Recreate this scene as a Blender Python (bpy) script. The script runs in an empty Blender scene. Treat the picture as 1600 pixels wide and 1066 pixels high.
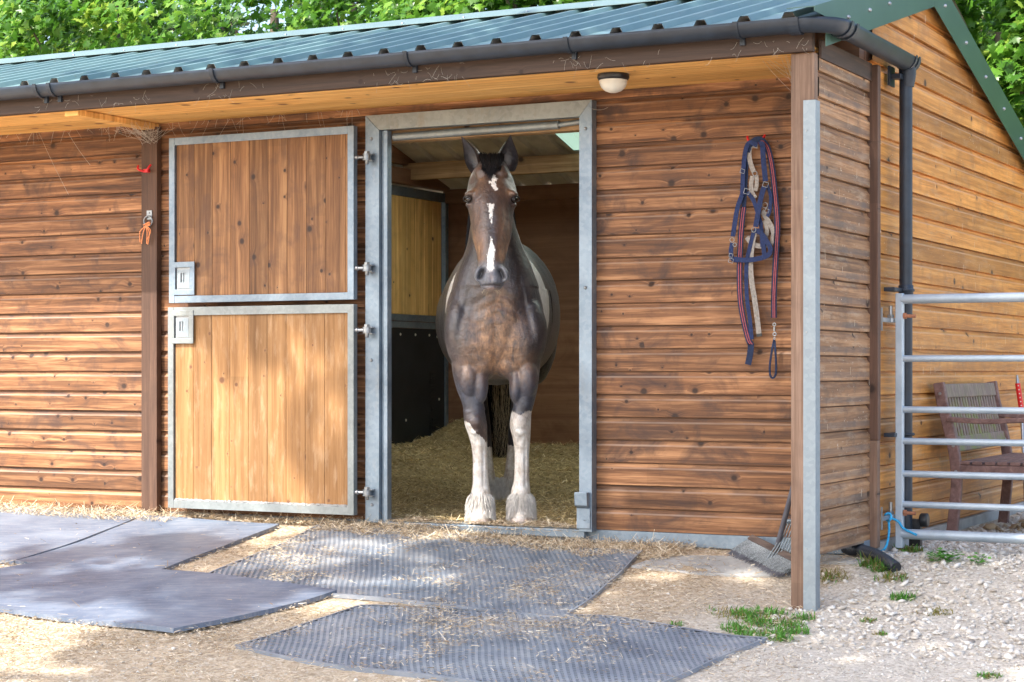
import bpy, bmesh, math, random
import numpy as np
from mathutils import Vector, Matrix, noise as mnoise

sc = bpy.context.scene
COL = sc.collection
R = math.radians

# ------------------------------------------------------------------ camera
CAM = Vector((0.0, -9.23, 0.846))
YAW = R(27.4); FPX = 2993.0; HORIZON = 578.0
cd = bpy.data.cameras.new('camera'); cam = bpy.data.objects.new('camera', cd); COL.objects.link(cam)
cam.location = CAM
cam.rotation_euler = (R(90), 0, YAW)
cd.sensor_width = 36.0
cd.lens = FPX / 1600 * 36.0
cd.shift_y = (HORIZON - 533.0) / 1600.0
cd.clip_start = 0.05; cd.clip_end = 2000
sc.camera = cam

# ------------------------------------------------------------------ sky, sun, exposure
SUN = Vector((-0.36, -0.74, 0.98)).normalized()
w = bpy.data.worlds.new('World'); sc.world = w; w.use_nodes = True
nt = w.node_tree; nt.nodes.clear()
sky = nt.nodes.new('ShaderNodeTexSky'); sky.sky_type = 'NISHITA'; sky.sun_disc = False
sky.sun_elevation = math.asin(SUN.z); sky.sun_rotation = math.atan2(SUN.x, SUN.y)
sky.air_density = 1.0; sky.dust_density = 4.0; sky.ozone_density = 1.0
bg = nt.nodes.new('ShaderNodeBackground'); bg.inputs['Strength'].default_value = 0.15
wo = nt.nodes.new('ShaderNodeOutputWorld')
nt.links.new(sky.outputs[0], bg.inputs[0]); nt.links.new(bg.outputs[0], wo.inputs[0])
sl = bpy.data.lights.new('sun', 'SUN'); sl.energy = 2.7; sl.angle = R(0.6); sl.color = (1.0, 0.955, 0.88)
so = bpy.data.objects.new('sun', sl); COL.objects.link(so)
so.rotation_euler = (-SUN).to_track_quat('-Z', 'Y').to_euler()
sc.view_settings.view_transform = 'Standard'; sc.view_settings.look = 'None'
sc.view_settings.gamma = 1.0; sc.view_settings.use_curve_mapping = False
sc.view_settings.exposure = 1.68
sc.render.engine = 'CYCLES'
sc.cycles.max_bounces = 8; sc.cycles.diffuse_bounces = 5; sc.cycles.transparent_max_bounces = 12

# ------------------------------------------------------------------ measuring: photo pixel (1600 wide) to a point of the place
def ray(x, y):
    k = (x - 800) / FPX
    s, c = math.sin(YAW), math.cos(YAW)
    return Vector((-s + k * c, c + k * s, (HORIZON - y) / FPX))
def onY(x, y, Y):
    d = ray(x, y); return CAM + d * ((Y - CAM.y) / d.y)
def onX(x, y, X):
    d = ray(x, y); return CAM + d * ((X - CAM.x) / d.x)
def ss(v, a=0.0, b=1.0):
    t = min(1, max(0, (v - a) / (b - a))); return t * t * (3 - 2 * t)
def ground_z(X, Y):
    z = -0.028 - 0.05 * ss(X, -6.0, -4.0)
    if Y < 0: z += 0.112 * max(Y, -14)
    z -= 0.085 * ss(X, -3.6, -2.9) * ss(-Y, 0.0, 0.75) * (1 - ss(-Y, 2.0, 5.0))
    if Y < 0.05:
        z += 0.010 * math.sin(X * 1.7 + 0.6) * math.sin(Y * 2.1) + 0.005 * math.sin(X * 4.3 + Y * 3.1)
    return z
def onG(x, y, dz=0.0):
    d = ray(x, y); t = 9.0
    for _ in range(60):
        p = CAM + d * t
        e = p.z - (ground_z(p.x, p.y) + dz)
        t += e / 0.25
    p = CAM + d * t
    return p

# ------------------------------------------------------------------ object helpers
def tag(o, label=None, cat=None, group=None, kind=None):
    if label: o['label'] = label
    if cat: o['category'] = cat
    if group: o['group'] = group
    if kind: o['kind'] = kind
    return o
def thing(name, loc, label, cat, group=None):
    o = bpy.data.objects.new(name, None); COL.objects.link(o)
    o.location = loc; o.empty_display_size = 0.1
    return tag(o, label, cat, group)
WORLD = {}
def wloc(o):
    v = Vector((0, 0, 0))
    while o is not None:
        v += Vector(o.location); o = o.parent
    return v
class MB:
    def __init__(s): s.v = []; s.f = []; s.sm = []
    def add(s, vs, fs, smooth=False):
        n = len(s.v); s.v.extend([tuple(p) for p in vs])
        s.f.extend([tuple(i + n for i in f) for f in fs]); s.sm.extend([smooth] * len(fs)); return s
    def box(s, x0, x1, y0, y1, z0, z1):
        vs = [(x, y, z) for z in (z0, z1) for y in (y0, y1) for x in (x0, x1)]
        return s.add(vs, [(0, 2, 3, 1), (4, 5, 7, 6), (0, 1, 5, 4), (2, 6, 7, 3), (0, 4, 6, 2), (1, 3, 7, 5)])
    def obox(s, c, ax, ay, az):
        c = Vector(c); ax = Vector(ax); ay = Vector(ay); az = Vector(az)
        vs = [c + ax * i + ay * j + az * k for k in (-1, 1) for j in (-1, 1) for i in (-1, 1)]
        return s.add(vs, [(0, 2, 3, 1), (4, 5, 7, 6), (0, 1, 5, 4), (2, 6, 7, 3), (0, 4, 6, 2), (1, 3, 7, 5)])
    def beam(s, a, b, wd, ht, up=(0, 0, 1)):
        a = Vector(a); b = Vector(b); d = (b - a); L = d.length; d.normalize()
        side = d.cross(Vector(up)).normalized(); u = side.cross(d).normalized()
        return s.obox((a + b) / 2, side * wd / 2, d * L / 2, u * ht / 2)
    def tube(s, pts, r, seg=10, cap=True, ry=None):
        pts = [Vector(p) for p in pts]; n = len(pts)
        rs = r if isinstance(r, (list, tuple)) else [r] * n
        rings = []; prev = None
        for i, p in enumerate(pts):
            d = (pts[min(i + 1, n - 1)] - pts[max(i - 1, 0)])
            if d.length < 1e-9: d = Vector((0, 0, 1))
            d.normalize()
            if prev is None:
                a = Vector((0, 0, 1)) if abs(d.z) < 0.9 else Vector((1, 0, 0))
                u = d.cross(a).normalized()
            else:
                u = (prev - d * prev.dot(d)).normalized()
            prev = u; v = d.cross(u)
            rings.append([p + (u * math.cos(t) + v * math.sin(t)) * rs[i] for t in [2 * math.pi * k / seg for k in range(seg)]])
        vs = [q for rg in rings for q in rg]; fs = []
        for i in range(n - 1):
            for k in range(seg):
                a = i * seg + k; b = i * seg + (k + 1) % seg
                fs.append((a, b, b + seg, a + seg))
        s.add(vs, fs, True)
        if cap:
            s.add(rings[0], [tuple(range(seg))[::-1]]); s.add(rings[-1], [tuple(range(seg))])
        return s
    def ribbon(s, pts, wd, th, nrm=(0, -1, 0)):
        """flat strap: pts centre line, width across, thickness along the normal"""
        pts = [Vector(p) for p in pts]; n = len(pts); N0 = Vector(nrm).normalized()
        vs = []
        for i, p in enumerate(pts):
            d = (pts[min(i + 1, n - 1)] - pts[max(i - 1, 0)]).normalized()
            side = d.cross(N0)
            side = side.normalized() if side.length > 1e-4 else Vector((1, 0, 0))
            N = side.cross(d).normalized()
            for (a, b) in ((-1, -1), (1, -1), (1, 1), (-1, 1)):
                vs.append(p + side * wd / 2 * a + N * th / 2 * b)
        fs = []
        for i in range(n - 1):
            for k in range(4):
                a = i * 4 + k; b = i * 4 + (k + 1) % 4
                fs.append((a, b, b + 4, a + 4))
        fs.append((3, 2, 1, 0)); m = (n - 1) * 4; fs.append((m, m + 1, m + 2, m + 3))
        return s.add(vs, fs)
    def prism(s, poly, off):
        """planar polygon (3d points) pushed along off"""
        off = Vector(off); n = len(poly)
        vs = [Vector(p) for p in poly] + [Vector(p) + off for p in poly]
        fs = [tuple(range(n))[::-1], tuple(range(n, 2 * n))]
        for i in range(n):
            j = (i + 1) % n; fs.append((i, j, j + n, i + n))
        return s.add(vs, fs)
    def lathe(s, c, prof, axis='z', seg=20, smooth=True):
        c = Vector(c); vs = []; fs = []
        A = {'z': (Vector((1, 0, 0)), Vector((0, 1, 0)), Vector((0, 0, 1))),
             'y': (Vector((1, 0, 0)), Vector((0, 0, 1)), Vector((0, 1, 0))),
             'x': (Vector((0, 1, 0)), Vector((0, 0, 1)), Vector((1, 0, 0)))}[axis]
        for r, h in prof:
            for k in range(seg):
                t = 2 * math.pi * k / seg
                vs.append(c + A[0] * r * math.cos(t) + A[1] * r * math.sin(t) + A[2] * h)
        for i in range(len(prof) - 1):
            for k in range(seg):
                a = i * seg + k; b = i * seg + (k + 1) % seg
                fs.append((a, b, b + seg, a + seg))
        s.add(vs, fs, smooth)
        m = (len(prof) - 1) * seg
        s.add(vs[:seg], [tuple(range(seg))[::-1]]); s.add(vs[m:], [tuple(range(seg))])
        return s
    def build(s, name, mat, parent=None, bevel=0, seg=2, fixn=True, label=None):
        me = bpy.data.meshes.new(name)
        off = wloc(parent) if parent is not None else Vector((0, 0, 0))
        me.from_pydata([(p[0] - off.x, p[1] - off.y, p[2] - off.z) for p in s.v], [], s.f)
        me.polygons.foreach_set('use_smooth', s.sm)
        if fixn:
            bm = bmesh.new(); bm.from_mesh(me); bmesh.ops.recalc_face_normals(bm, faces=bm.faces); bm.to_mesh(me); bm.free()
        me.materials.append(mat)
        o = bpy.data.objects.new(name, me); COL.objects.link(o)
        if parent is not None: o.parent = parent
        if bevel:
            b = o.modifiers.new('bevel', 'BEVEL'); b.width = bevel; b.segments = seg; b.limit_method = 'ANGLE'; b.angle_limit = R(40)
        if label: o['label'] = label
        return o
def copy_tree(o, parent=None):
    c = o.copy(); COL.objects.link(c); c.parent = parent
    for ch in list(o.children): copy_tree(ch, c)
    return c
def catmull(P, n=8):
    P = [Vector(p) for p in P]; out = []
    for i in range(len(P) - 1):
        a = P[max(i - 1, 0)]; b = P[i]; c = P[i + 1]; d = P[min(i + 2, len(P) - 1)]
        for k in range(n):
            t = k / n
            out.append(0.5 * ((2 * b) + (c - a) * t + (2 * a - 5 * b + 4 * c - d) * t * t + (-a + 3 * b - 3 * c + d) * t ** 3))
    out.append(P[-1]); return out

# ------------------------------------------------------------------ materials
class NT:
    def __init__(s, name):
        s.m = bpy.data.materials.new(name); s.m.use_nodes = True; s.t = s.m.node_tree; s.t.nodes.clear()
        s.out = s.t.nodes.new('ShaderNodeOutputMaterial'); s.b = s.t.nodes.new('ShaderNodeBsdfPrincipled')
        s.t.links.new(s.b.outputs[0], s.out.inputs[0])
        s.pos = s.t.nodes.new('ShaderNodeNewGeometry').outputs['Position']
    def n(s, t, **k):
        o = s.t.nodes.new(t)
        for a, b in k.items(): setattr(o, a, b)
        return o
    def l(s, a, b):
        if isinstance(a, (int, float)): b.default_value = a
        elif isinstance(a, tuple): b.default_value = a if len(a) == len(b.default_value) else a + (1,)
        else: s.t.links.new(a, b)
    def math(s, op, a, b=None, c=None, clamp=False):
        o = s.n('ShaderNodeMath', operation=op); o.use_clamp = clamp
        s.l(a, o.inputs[0])
        if b is not None: s.l(b, o.inputs[1])
        if c is not None: s.l(c, o.inputs[2])
        return o.outputs[0]
    def sep(s, v=None):
        o = s.n('ShaderNodeSeparateXYZ'); s.l(s.pos if v is None else v, o.inputs[0]); return o.outputs
    def comb(s, x, y, z):
        o = s.n('ShaderNodeCombineXYZ')
        for i, v in enumerate((x, y, z)): s.l(v, o.inputs[i])
        return o.outputs[0]
    def noise(s, v, scale=5, detail=4, rough=0.55, dist=0, out=0):
        o = s.n('ShaderNodeTexNoise'); s.l(v, o.inputs['Vector'])
        o.inputs['Scale'].default_value = scale; o.inputs['Detail'].default_value = detail
        o.inputs['Roughness'].default_value = rough; o.inputs['Distortion'].default_value = dist
        return o.outputs[out]
    def vor(s, v, scale=5, out='Distance', rnd=1.0, feature='F1'):
        o = s.n('ShaderNodeTexVoronoi', feature=feature); s.l(v, o.inputs['Vector'])
        o.inputs['Scale'].default_value = scale; o.inputs['Randomness'].default_value = rnd
        return o.outputs[out], o
    def ramp(s, f, stops, interp='LINEAR'):
        o = s.n('ShaderNodeValToRGB'); o.color_ramp.interpolation = interp
        el = o.color_ramp.elements
        while len(el) < len(stops): el.new(0.5)
        for e, (p, c) in zip(el, stops):
            e.position = p; e.color = (c if isinstance(c, tuple) else (c, c, c)) + (1,)
        s.l(f, o.inputs[0]); return o.outputs[0]
    def mix(s, f, a, b, mode='MIX'):
        o = s.n('ShaderNodeMix', data_type='RGBA', blend_type=mode)
        s.l(f, o.inputs[0]); s.l(a, o.inputs[6]); s.l(b, o.inputs[7]); return o.outputs[2]
    def bump(s, h, strength=0.3, dist=0.01):
        o = s.n('ShaderNodeBump'); o.inputs['Strength'].default_value = strength; o.inputs['Distance'].default_value = dist
        s.l(h, o.inputs['Height']); s.t.links.new(o.outputs[0], s.b.inputs['Normal'])
    def set(s, color=None, rough=None, metal=None, **k):
        if color is not None: s.l(color, s.b.inputs['Base Color'])
        if rough is not None: s.l(rough, s.b.inputs['Roughness'])
        if metal is not None: s.l(metal, s.b.inputs['Metallic'])
        for a, b in k.items(): s.l(b, s.b.inputs[a.replace('_', ' ')])
        return s.m

def wood(name, along, across, pitch, off, lo, mid, hi, knot=(0.03, 0.015, 0.01), knots=1.0, stain=0.5,
         stain_c=(0.05, 0.03, 0.022), rough=0.6, kscale=3.2, grain=1.0, pale=0.0, pale_c=(0.5, 0.38, 0.26), spec=0.4, ledge=0.0, ledge_c=(0.50, 0.36, 0.27), ledge_r=(0.69, 0.765)):
    """sawn boards: grain along one world axis, a tone of its own for each board"""
    t = NT(name); P = t.sep(); u = P[along]; v = P[across]
    q = t.math('DIVIDE', t.math('SUBTRACT', v, off), pitch); bi = t.math('FLOOR', q)
    wn = t.n('ShaderNodeTexWhiteNoise', noise_dimensions='1D'); t.l(bi, wn.inputs['W']); rnd = wn.outputs['Value']
    third = P[3 - along - across]
    # knots bend the grain
    kv = t.comb(t.math('MULTIPLY_ADD', u, 1.0, t.math('MULTIPLY', rnd, 37.0)), t.math('MULTIPLY_ADD', v, 1.1, t.math('MULTIPLY', rnd, 5.0)), t.math('MULTIPLY', rnd, 11.0))
    kd, kn = t.vor(kv, kscale * 1.75); kn.voronoi_dimensions = '2D'
    kr = t.sep(kn.outputs['Color']); kd0 = kd; kd = t.math('ADD', kd, t.math('MULTIPLY', t.math('SUBTRACT', t.noise(kv, 9, 3, 0.6), 0.5), 0.10)); kd = t.math('DIVIDE', kd, t.math('MULTIPLY_ADD', t.math('POWER', kr[1], 1.8), 1.35, 0.35))
    kdn = t.noise(t.comb(t.math('MULTIPLY', u, 1.3), t.math('MULTIPLY', rnd, 19.0), 0.0), 1.0, 2, 0.5)
    on = t.math('GREATER_THAN', kr[0], t.math('MULTIPLY_ADD', t.math('SUBTRACT', kdn, 0.5), -2.2, 1.0 - 0.50 * knots))
    kfar = t.math('MULTIPLY', t.math('POWER', 2.718, t.math('MULTIPLY', t.math('MULTIPLY', kd, kd), -30.0)), on)
    vv = t.math('ADD', v, t.math('MULTIPLY', kfar, 0.018))
    g1 = t.noise(t.comb(t.math('ADD', t.math('MULTIPLY', u, 0.9), t.math('MULTIPLY', rnd, 23.0)), t.math('MULTIPLY', vv, 26.0), t.math('MULTIPLY', third, 3.0)), 1.4 * grain, 5, 0.6, 0.6)
    g2 = t.noise(t.comb(t.math('MULTIPLY', u, 5.0), t.math('MULTIPLY', vv, 190.0), third), 1.5, 3, 0.6)
    g = t.math('ADD', t.math('MULTIPLY', g1, 0.75), t.math('MULTIPLY', g2, 0.25))
    c = t.ramp(g, [(0.34, lo), (0.5, mid), (0.64, hi)])
    # tone by board
    wn2 = t.n('ShaderNodeTexWhiteNoise', noise_dimensions='2D'); t.l(t.comb(bi, t.math('FLOOR', t.math('ADD', t.math('MULTIPLY', u, 0.55), t.math('MULTIPLY', rnd, 7.0))), 0.0), wn2.inputs['Vector'])
    tone = t.math('ADD', t.math('MULTIPLY_ADD', rnd, 0.40, 0.66), t.math('MULTIPLY', wn2.outputs['Value'], 0.24))
    c = t.mix(1.0, c, t.comb(tone, tone, tone), 'MULTIPLY')
    st = t.noise(t.comb(t.math('MULTIPLY', u, 1.5), t.math('MULTIPLY', v, 1.6), t.math('MULTIPLY', rnd, 9.0)), 3.0, 5, 0.62, 0.6)
    stf = t.math('MULTIPLY', t.ramp(st, [(0.50, 0.0), (0.72, 1.0)]), stain)
    c = t.mix(stf, c, stain_c)
    if pale:
        pf = t.math('MULTIPLY', t.ramp(t.noise(t.comb(t.math('MULTIPLY', u, 2.0), t.math('MULTIPLY', v, 9.0), third), 3.0, 4, 0.65), [(0.52, 0.0), (0.75, 1.0)]), pale)
        c = t.mix(pf, c, pale_c)
    if ledge:  # highlight painted along each board's lip; on the end panel, a grime band
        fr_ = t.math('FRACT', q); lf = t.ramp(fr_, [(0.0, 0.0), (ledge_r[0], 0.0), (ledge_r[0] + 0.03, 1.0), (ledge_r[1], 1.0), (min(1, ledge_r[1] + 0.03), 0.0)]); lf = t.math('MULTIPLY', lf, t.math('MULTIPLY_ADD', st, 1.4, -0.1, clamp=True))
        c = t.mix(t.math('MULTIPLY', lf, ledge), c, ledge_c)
    halo = t.math('MULTIPLY', t.math('MULTIPLY', kfar, t.math('MULTIPLY_ADD', t.noise(kv, 5, 3, 0.6), 2.2, -0.5, clamp=True)), 0.6); c = t.mix(halo, c, stain_c)
    core = t.math('MULTIPLY', t.ramp(kd, [(0.0, 0.9), (0.055, 0.9), (0.11, 0.0)]), on)
    c = t.mix(core, c, knot)
    t.bump(t.math('ADD', g, t.math('MULTIPLY', core, -0.4)), 0.35, 0.004)
    return t.set(c, t.math('MULTIPLY_ADD', g, 0.25, rough - 0.1), 0.0, Specular_IOR_Level=spec)

def metal_galv(name, base=(0.42, 0.48, 0.54), dark=(0.27, 0.32, 0.37), rough=0.42, met=0.55, dirt=0.35):
    t = NT(name)
    a = t.noise(t.pos, 3.0, 5, 0.65, 0.4); b, _ = t.vor(t.pos, 55, 'Color'); bb = t.sep(b)[0]
    c = t.mix(t.ramp(a, [(0.35, 0.0), (0.65, 1.0)]), dark, base)
    c = t.mix(t.math('MULTIPLY', bb, 0.12), c, (0.62, 0.66, 0.70))
    z = t.comb(t.math('MULTIPLY', t.sep()[0], 4.0), t.math('MULTIPLY', t.sep()[1], 4.0), t.math('MULTIPLY', t.sep()[2], 1.2))
    d = t.math('MULTIPLY', t.ramp(t.noise(z, 2.2, 6, 0.7), [(0.55, 0.0), (0.78, 1.0)]), dirt)
    c = t.mix(d, c, (0.26, 0.22, 0.16))
    t.bump(a, 0.08, 0.01)
    return t.set(c, t.math('MULTIPLY_ADD', a, 0.3, rough - 0.12), met)
def plain(name, c, rough=0.6, metal=0.0, var=0.25, scale=12, bump=0.1, **k):
    t = NT(name); a = t.noise(t.pos, scale, 5, 0.6)
    dk = tuple(v * (1 - var) for v in c); lt = tuple(min(1, v * (1 + var)) for v in c)
    col = t.ramp(a, [(0.3, dk), (0.7, lt)])
    if bump: t.bump(a, bump, 0.006)
    return t.set(col, rough, metal, **k)
def attr_tone(t, name='tone'):
    o = t.n('ShaderNodeAttribute'); o.attribute_name = name; return o.outputs['Fac']

M = {}
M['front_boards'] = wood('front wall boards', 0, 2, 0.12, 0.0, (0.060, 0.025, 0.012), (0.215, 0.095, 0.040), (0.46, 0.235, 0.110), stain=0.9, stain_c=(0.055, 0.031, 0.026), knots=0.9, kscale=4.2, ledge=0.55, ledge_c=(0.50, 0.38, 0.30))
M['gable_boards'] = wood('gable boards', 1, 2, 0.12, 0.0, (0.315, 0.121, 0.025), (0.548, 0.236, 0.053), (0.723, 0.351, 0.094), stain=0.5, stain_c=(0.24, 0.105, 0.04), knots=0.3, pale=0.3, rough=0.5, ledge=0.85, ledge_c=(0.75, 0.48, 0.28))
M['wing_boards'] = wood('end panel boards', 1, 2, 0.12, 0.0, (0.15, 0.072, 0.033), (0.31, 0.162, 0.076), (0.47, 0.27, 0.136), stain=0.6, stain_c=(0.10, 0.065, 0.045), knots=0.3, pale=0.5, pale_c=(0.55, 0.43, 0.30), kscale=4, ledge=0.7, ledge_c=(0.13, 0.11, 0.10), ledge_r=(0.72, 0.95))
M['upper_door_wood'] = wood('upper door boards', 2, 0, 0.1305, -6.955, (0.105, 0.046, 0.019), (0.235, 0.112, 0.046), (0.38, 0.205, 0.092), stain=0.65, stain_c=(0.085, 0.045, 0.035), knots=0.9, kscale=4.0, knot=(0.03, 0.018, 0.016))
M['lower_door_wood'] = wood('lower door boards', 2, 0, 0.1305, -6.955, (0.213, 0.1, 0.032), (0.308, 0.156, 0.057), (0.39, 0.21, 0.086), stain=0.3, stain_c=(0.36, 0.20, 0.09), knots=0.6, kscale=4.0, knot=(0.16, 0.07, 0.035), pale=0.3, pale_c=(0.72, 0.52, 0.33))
M['inner_wood'] = wood('partition boards', 2, 1, 0.13, 0.05, (0.575, 0.325, 0.102), (0.825, 0.512, 0.18), (0.975, 0.663, 0.264), stain=0.3, stain_c=(0.30, 0.16, 0.06), knots=0.4)
M['soffit_wood'] = wood('soffit boards', 0, 1, 0.105, 0.0, (0.644, 0.308, 0.078), (0.902, 0.493, 0.146), (1.056, 0.665, 0.24), stain=0.15, stain_c=(0.45, 0.22, 0.08), knots=0.6, kscale=2.6, knot=(0.2, 0.08, 0.03))
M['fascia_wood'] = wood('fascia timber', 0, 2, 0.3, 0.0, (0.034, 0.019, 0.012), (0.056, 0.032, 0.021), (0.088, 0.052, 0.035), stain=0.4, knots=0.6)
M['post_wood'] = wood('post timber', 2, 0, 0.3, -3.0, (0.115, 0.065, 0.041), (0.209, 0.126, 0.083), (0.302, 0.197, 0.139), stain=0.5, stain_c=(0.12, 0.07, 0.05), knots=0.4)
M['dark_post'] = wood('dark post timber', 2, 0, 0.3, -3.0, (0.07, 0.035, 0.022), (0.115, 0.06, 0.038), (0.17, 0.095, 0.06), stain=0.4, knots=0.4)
M['beam_wood'] = wood('roof timber', 0, 2, 0.3, 0.0, (0.24, 0.135, 0.06), (0.38, 0.23, 0.11), (0.52, 0.34, 0.18), stain=0.3, knots=0.4)
M['ply'] = wood('plywood lining', 0, 2, 1.22, 0.0, (0.19, 0.095, 0.055), (0.25, 0.13, 0.075), (0.32, 0.175, 0.105), stain=0.5, stain_c=(0.12, 0.055, 0.03), knots=0.0, grain=0.4)
M['galv'] = metal_galv('galvanised steel', (0.27, 0.345, 0.415), (0.16, 0.215, 0.275))
M['galv_warm'] = metal_galv('galvanised steel, dusty', (0.29, 0.32, 0.315), (0.20, 0.225, 0.23), dirt=0.6)
M['galv_pale'] = metal_galv('pale galvanised angle', (0.29, 0.345, 0.375), (0.235, 0.28, 0.31), met=0.3, rough=0.5, dirt=0.15)
M['steel'] = metal_galv('zinc fittings', (0.42, 0.44, 0.46), (0.25, 0.27, 0.29), rough=0.35, met=0.8, dirt=0.3)
M['gutter'] = plain('black gutter plastic', (0.017, 0.026, 0.040), 0.42, var=0.35, scale=9, bump=0.03)
t = NT('blue green roof sheet'); P = t.sep(); n1 = t.noise(t.pos, 1.6, 6, 0.7, 0.4); n2 = t.noise(t.comb(t.math('MULTIPLY', P[0], 22.0), t.math('MULTIPLY', P[1], 1.4), 0.0), 1.5, 4, 0.65)
c = t.ramp(n1, [(0.35, (0.12, 0.215, 0.215)), (0.65, (0.165, 0.27, 0.265))]); c = t.mix(t.math('MULTIPLY', t.ramp(n2, [(0.48, 0.0), (0.7, 1.0)]), 0.4), c, (0.26, 0.31, 0.28))
c = t.mix(t.math('MULTIPLY', t.ramp(t.noise(t.pos, 30, 4, 0.7), [(0.62, 0.0), (0.70, 1.0)]), 0.5), c, (0.16, 0.16, 0.09))
M['sheet'] = t.set(c, t.math('MULTIPLY_ADD', n1, 0.3, 0.28), 0.15)
M['barge'] = plain('green flashing', (0.05, 0.11, 0.085), 0.33, metal=0.2, var=0.12, scale=3, bump=0.02)
M['ridge'] = plain('pale ridge flashing', (0.15, 0.22, 0.215), 0.45, metal=0.25, var=0.12, scale=3, bump=0.02)
M['sheet_in'] = plain('grey sheet underside', (0.62, 0.60, 0.54), 0.5, var=0.25, scale=5, bump=0.03)
M['concrete'] = plain('concrete', (0.36, 0.36, 0.35), 0.85, var=0.25, scale=7, bump=0.4)
M['rubber_panel'] = plain('black rubber panel', (0.022, 0.026, 0.030), 0.48, var=0.35, scale=4, bump=0.05)
M['black'] = plain('black plastic', (0.018, 0.019, 0.021), 0.35, var=0.2)
M['red'] = plain('red plastic', (0.70, 0.02, 0.025), 0.35, var=0.1)
M['hose'] = plain('black corrugated hose', (0.022, 0.026, 0.034), 0.35, var=0.2)
M['rust'] = plain('rusty bolt', (0.36, 0.15, 0.08), 0.75, var=0.4, scale=40, bump=0.4)
M['blue_rope'] = plain('blue rope', (0.03, 0.36, 0.66), 0.6, var=0.3, scale=150, bump=0.5)
M['twine'] = plain('orange baler twine', (0.85, 0.30, 0.12), 0.65, var=0.3, scale=120)
M['navy'] = plain('navy webbing', (0.014, 0.030, 0.105), 0.8, var=0.4, scale=90, bump=0.5)
M['dkblue'] = plain('dark blue webbing', (0.010, 0.022, 0.065), 0.8, var=0.4, scale=90, bump=0.5)
M['redstrap'] = plain('red webbing stripe', (0.42, 0.10, 0.11), 0.8, var=0.25, scale=90)
M['greystrap'] = plain('grey webbing', (0.33, 0.30, 0.27), 0.8, var=0.3, scale=90, bump=0.5)
M['lamp_glass'] = plain('frosted lamp shade', (0.72, 0.70, 0.62), 0.4, var=0.06, bump=0.0)
M['cobweb'] = plain('dusty cobweb', (0.62, 0.58, 0.50), 0.9, var=0.1)
t = NT('translucent roof sheet'); t.set((0.72, 0.85, 0.80), 0.5, 0.0)
tr = t.n('ShaderNodeBsdfTranslucent'); tr.inputs[0].default_value = (0.80, 0.86, 0.74, 1)
mx = t.n('ShaderNodeMixShader'); mx.inputs[0].default_value = 0.9
t.t.links.new(t.b.outputs[0], mx.inputs[1]); t.t.links.new(tr.outputs[0], mx.inputs[2]); t.t.links.new(mx.outputs[0], t.out.inputs[0])
M['skylight'] = t.m
t = NT('dimmed translucent roof sheet'); t.set((0.30, 0.40, 0.34), 0.6, 0.0)
tr = t.n('ShaderNodeBsdfTranslucent'); tr.inputs[0].default_value = (0.20, 0.30, 0.235, 1)  # transmission lowered so the visible sheet looks less bright
mx = t.n('ShaderNodeMixShader'); mx.inputs[0].default_value = 0.8
t.t.links.new(t.b.outputs[0], mx.inputs[1]); t.t.links.new(tr.outputs[0], mx.inputs[2]); t.t.links.new(mx.outputs[0], t.out.inputs[0])
M['skylight_dim'] = t.m
# weathered bench timber with green algae
t = NT('bench hardwood'); P = t.sep()
g = t.noise(t.comb(t.math('MULTIPLY', P[0], 8.0), t.math('MULTIPLY', P[1], 8.0), t.math('MULTIPLY', P[2], 8.0)), 3.0, 6, 0.65, 0.6)
c = t.ramp(g, [(0.3, (0.10, 0.052, 0.045)), (0.55, (0.20, 0.115, 0.10)), (0.75, (0.30, 0.19, 0.165))])
t.bump(g, 0.2, 0.004); M['bench'] = t.set(c, 0.6)
t = NT('bench hardwood with algae'); P = t.sep()
g = t.noise(t.comb(t.math('MULTIPLY', P[0], 9.0), t.math('MULTIPLY', P[1], 30.0), t.math('MULTIPLY', P[2], 5.0)), 2.5, 6, 0.65, 0.6)
c = t.ramp(g, [(0.3, (0.12, 0.085, 0.07)), (0.55, (0.24, 0.18, 0.15)), (0.75, (0.36, 0.30, 0.25))])
al = t.math('MULTIPLY', t.ramp(t.noise(t.pos, 9, 4), [(0.45, 0.0), (0.62, 1.0)]), t.ramp(P[2], [(0.0, 1.0), (0.56, 1.0), (0.72, 0.25), (1.0, 0.2)]))
c = t.mix(t.math('MULTIPLY', al, 0.75), c, (0.20, 0.24, 0.06)); t.bump(g, 0.2, 0.004); M['bench_algae'] = t.set(c, 0.7)

# ================================================================== SETTING: ground
def axis(pts):
    out = []
    for a, b, n in pts: out += [a + (b - a) * i / n for i in range(n)]
    out.append(pts[-1][1]); return out
xs = axis([(-120, -12, 12), (-12, -8.5, 24), (-8.5, 0, 190), (0, 4, 16), (4, 120, 14)])
ys = axis([(-120, -12, 12), (-12, -5, 20), (-5, 0.3, 150), (0.3, 4, 30), (4, 20, 10), (20, 120, 10)])
vs = []; fs = []
for j, y in enumerate(ys):
    for i, x in enumerate(xs):
        z = ground_z(x, y)
        if -9 < x < 0.5 and -5.2 < y < 0.0:
            z += 0.006 * mnoise.noise(Vector((x * 6, y * 6, 0))) + 0.004 * mnoise.noise(Vector((x * 22, y * 22, 3)))
        if y > 3.9: z += 0.04 * min(y - 3.9, 20)
        vs.append((x, y, z))
nx = len(xs)
for j in range(len(ys) - 1):
    for i in range(nx - 1):
        a = j * nx + i; fs.append((a, a + 1, a + nx + 1, a + nx))
t = NT('ground of chalk, grit and chaff'); P = t.sep()
n1 = t.noise(t.pos, 1.1, 5, 0.6, 0.3); n2 = t.noise(t.pos, 22, 7, 0.75); n3 = t.noise(t.pos, 80, 4, 0.75)
chaff = t.ramp(n2, [(0.30, (0.26, 0.19, 0.12)), (0.5, (0.50, 0.385, 0.26)), (0.7, (0.72, 0.60, 0.44))])
vc, vn = t.vor(t.pos, 60, 'Color'); vd = vn.outputs['Distance']
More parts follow.
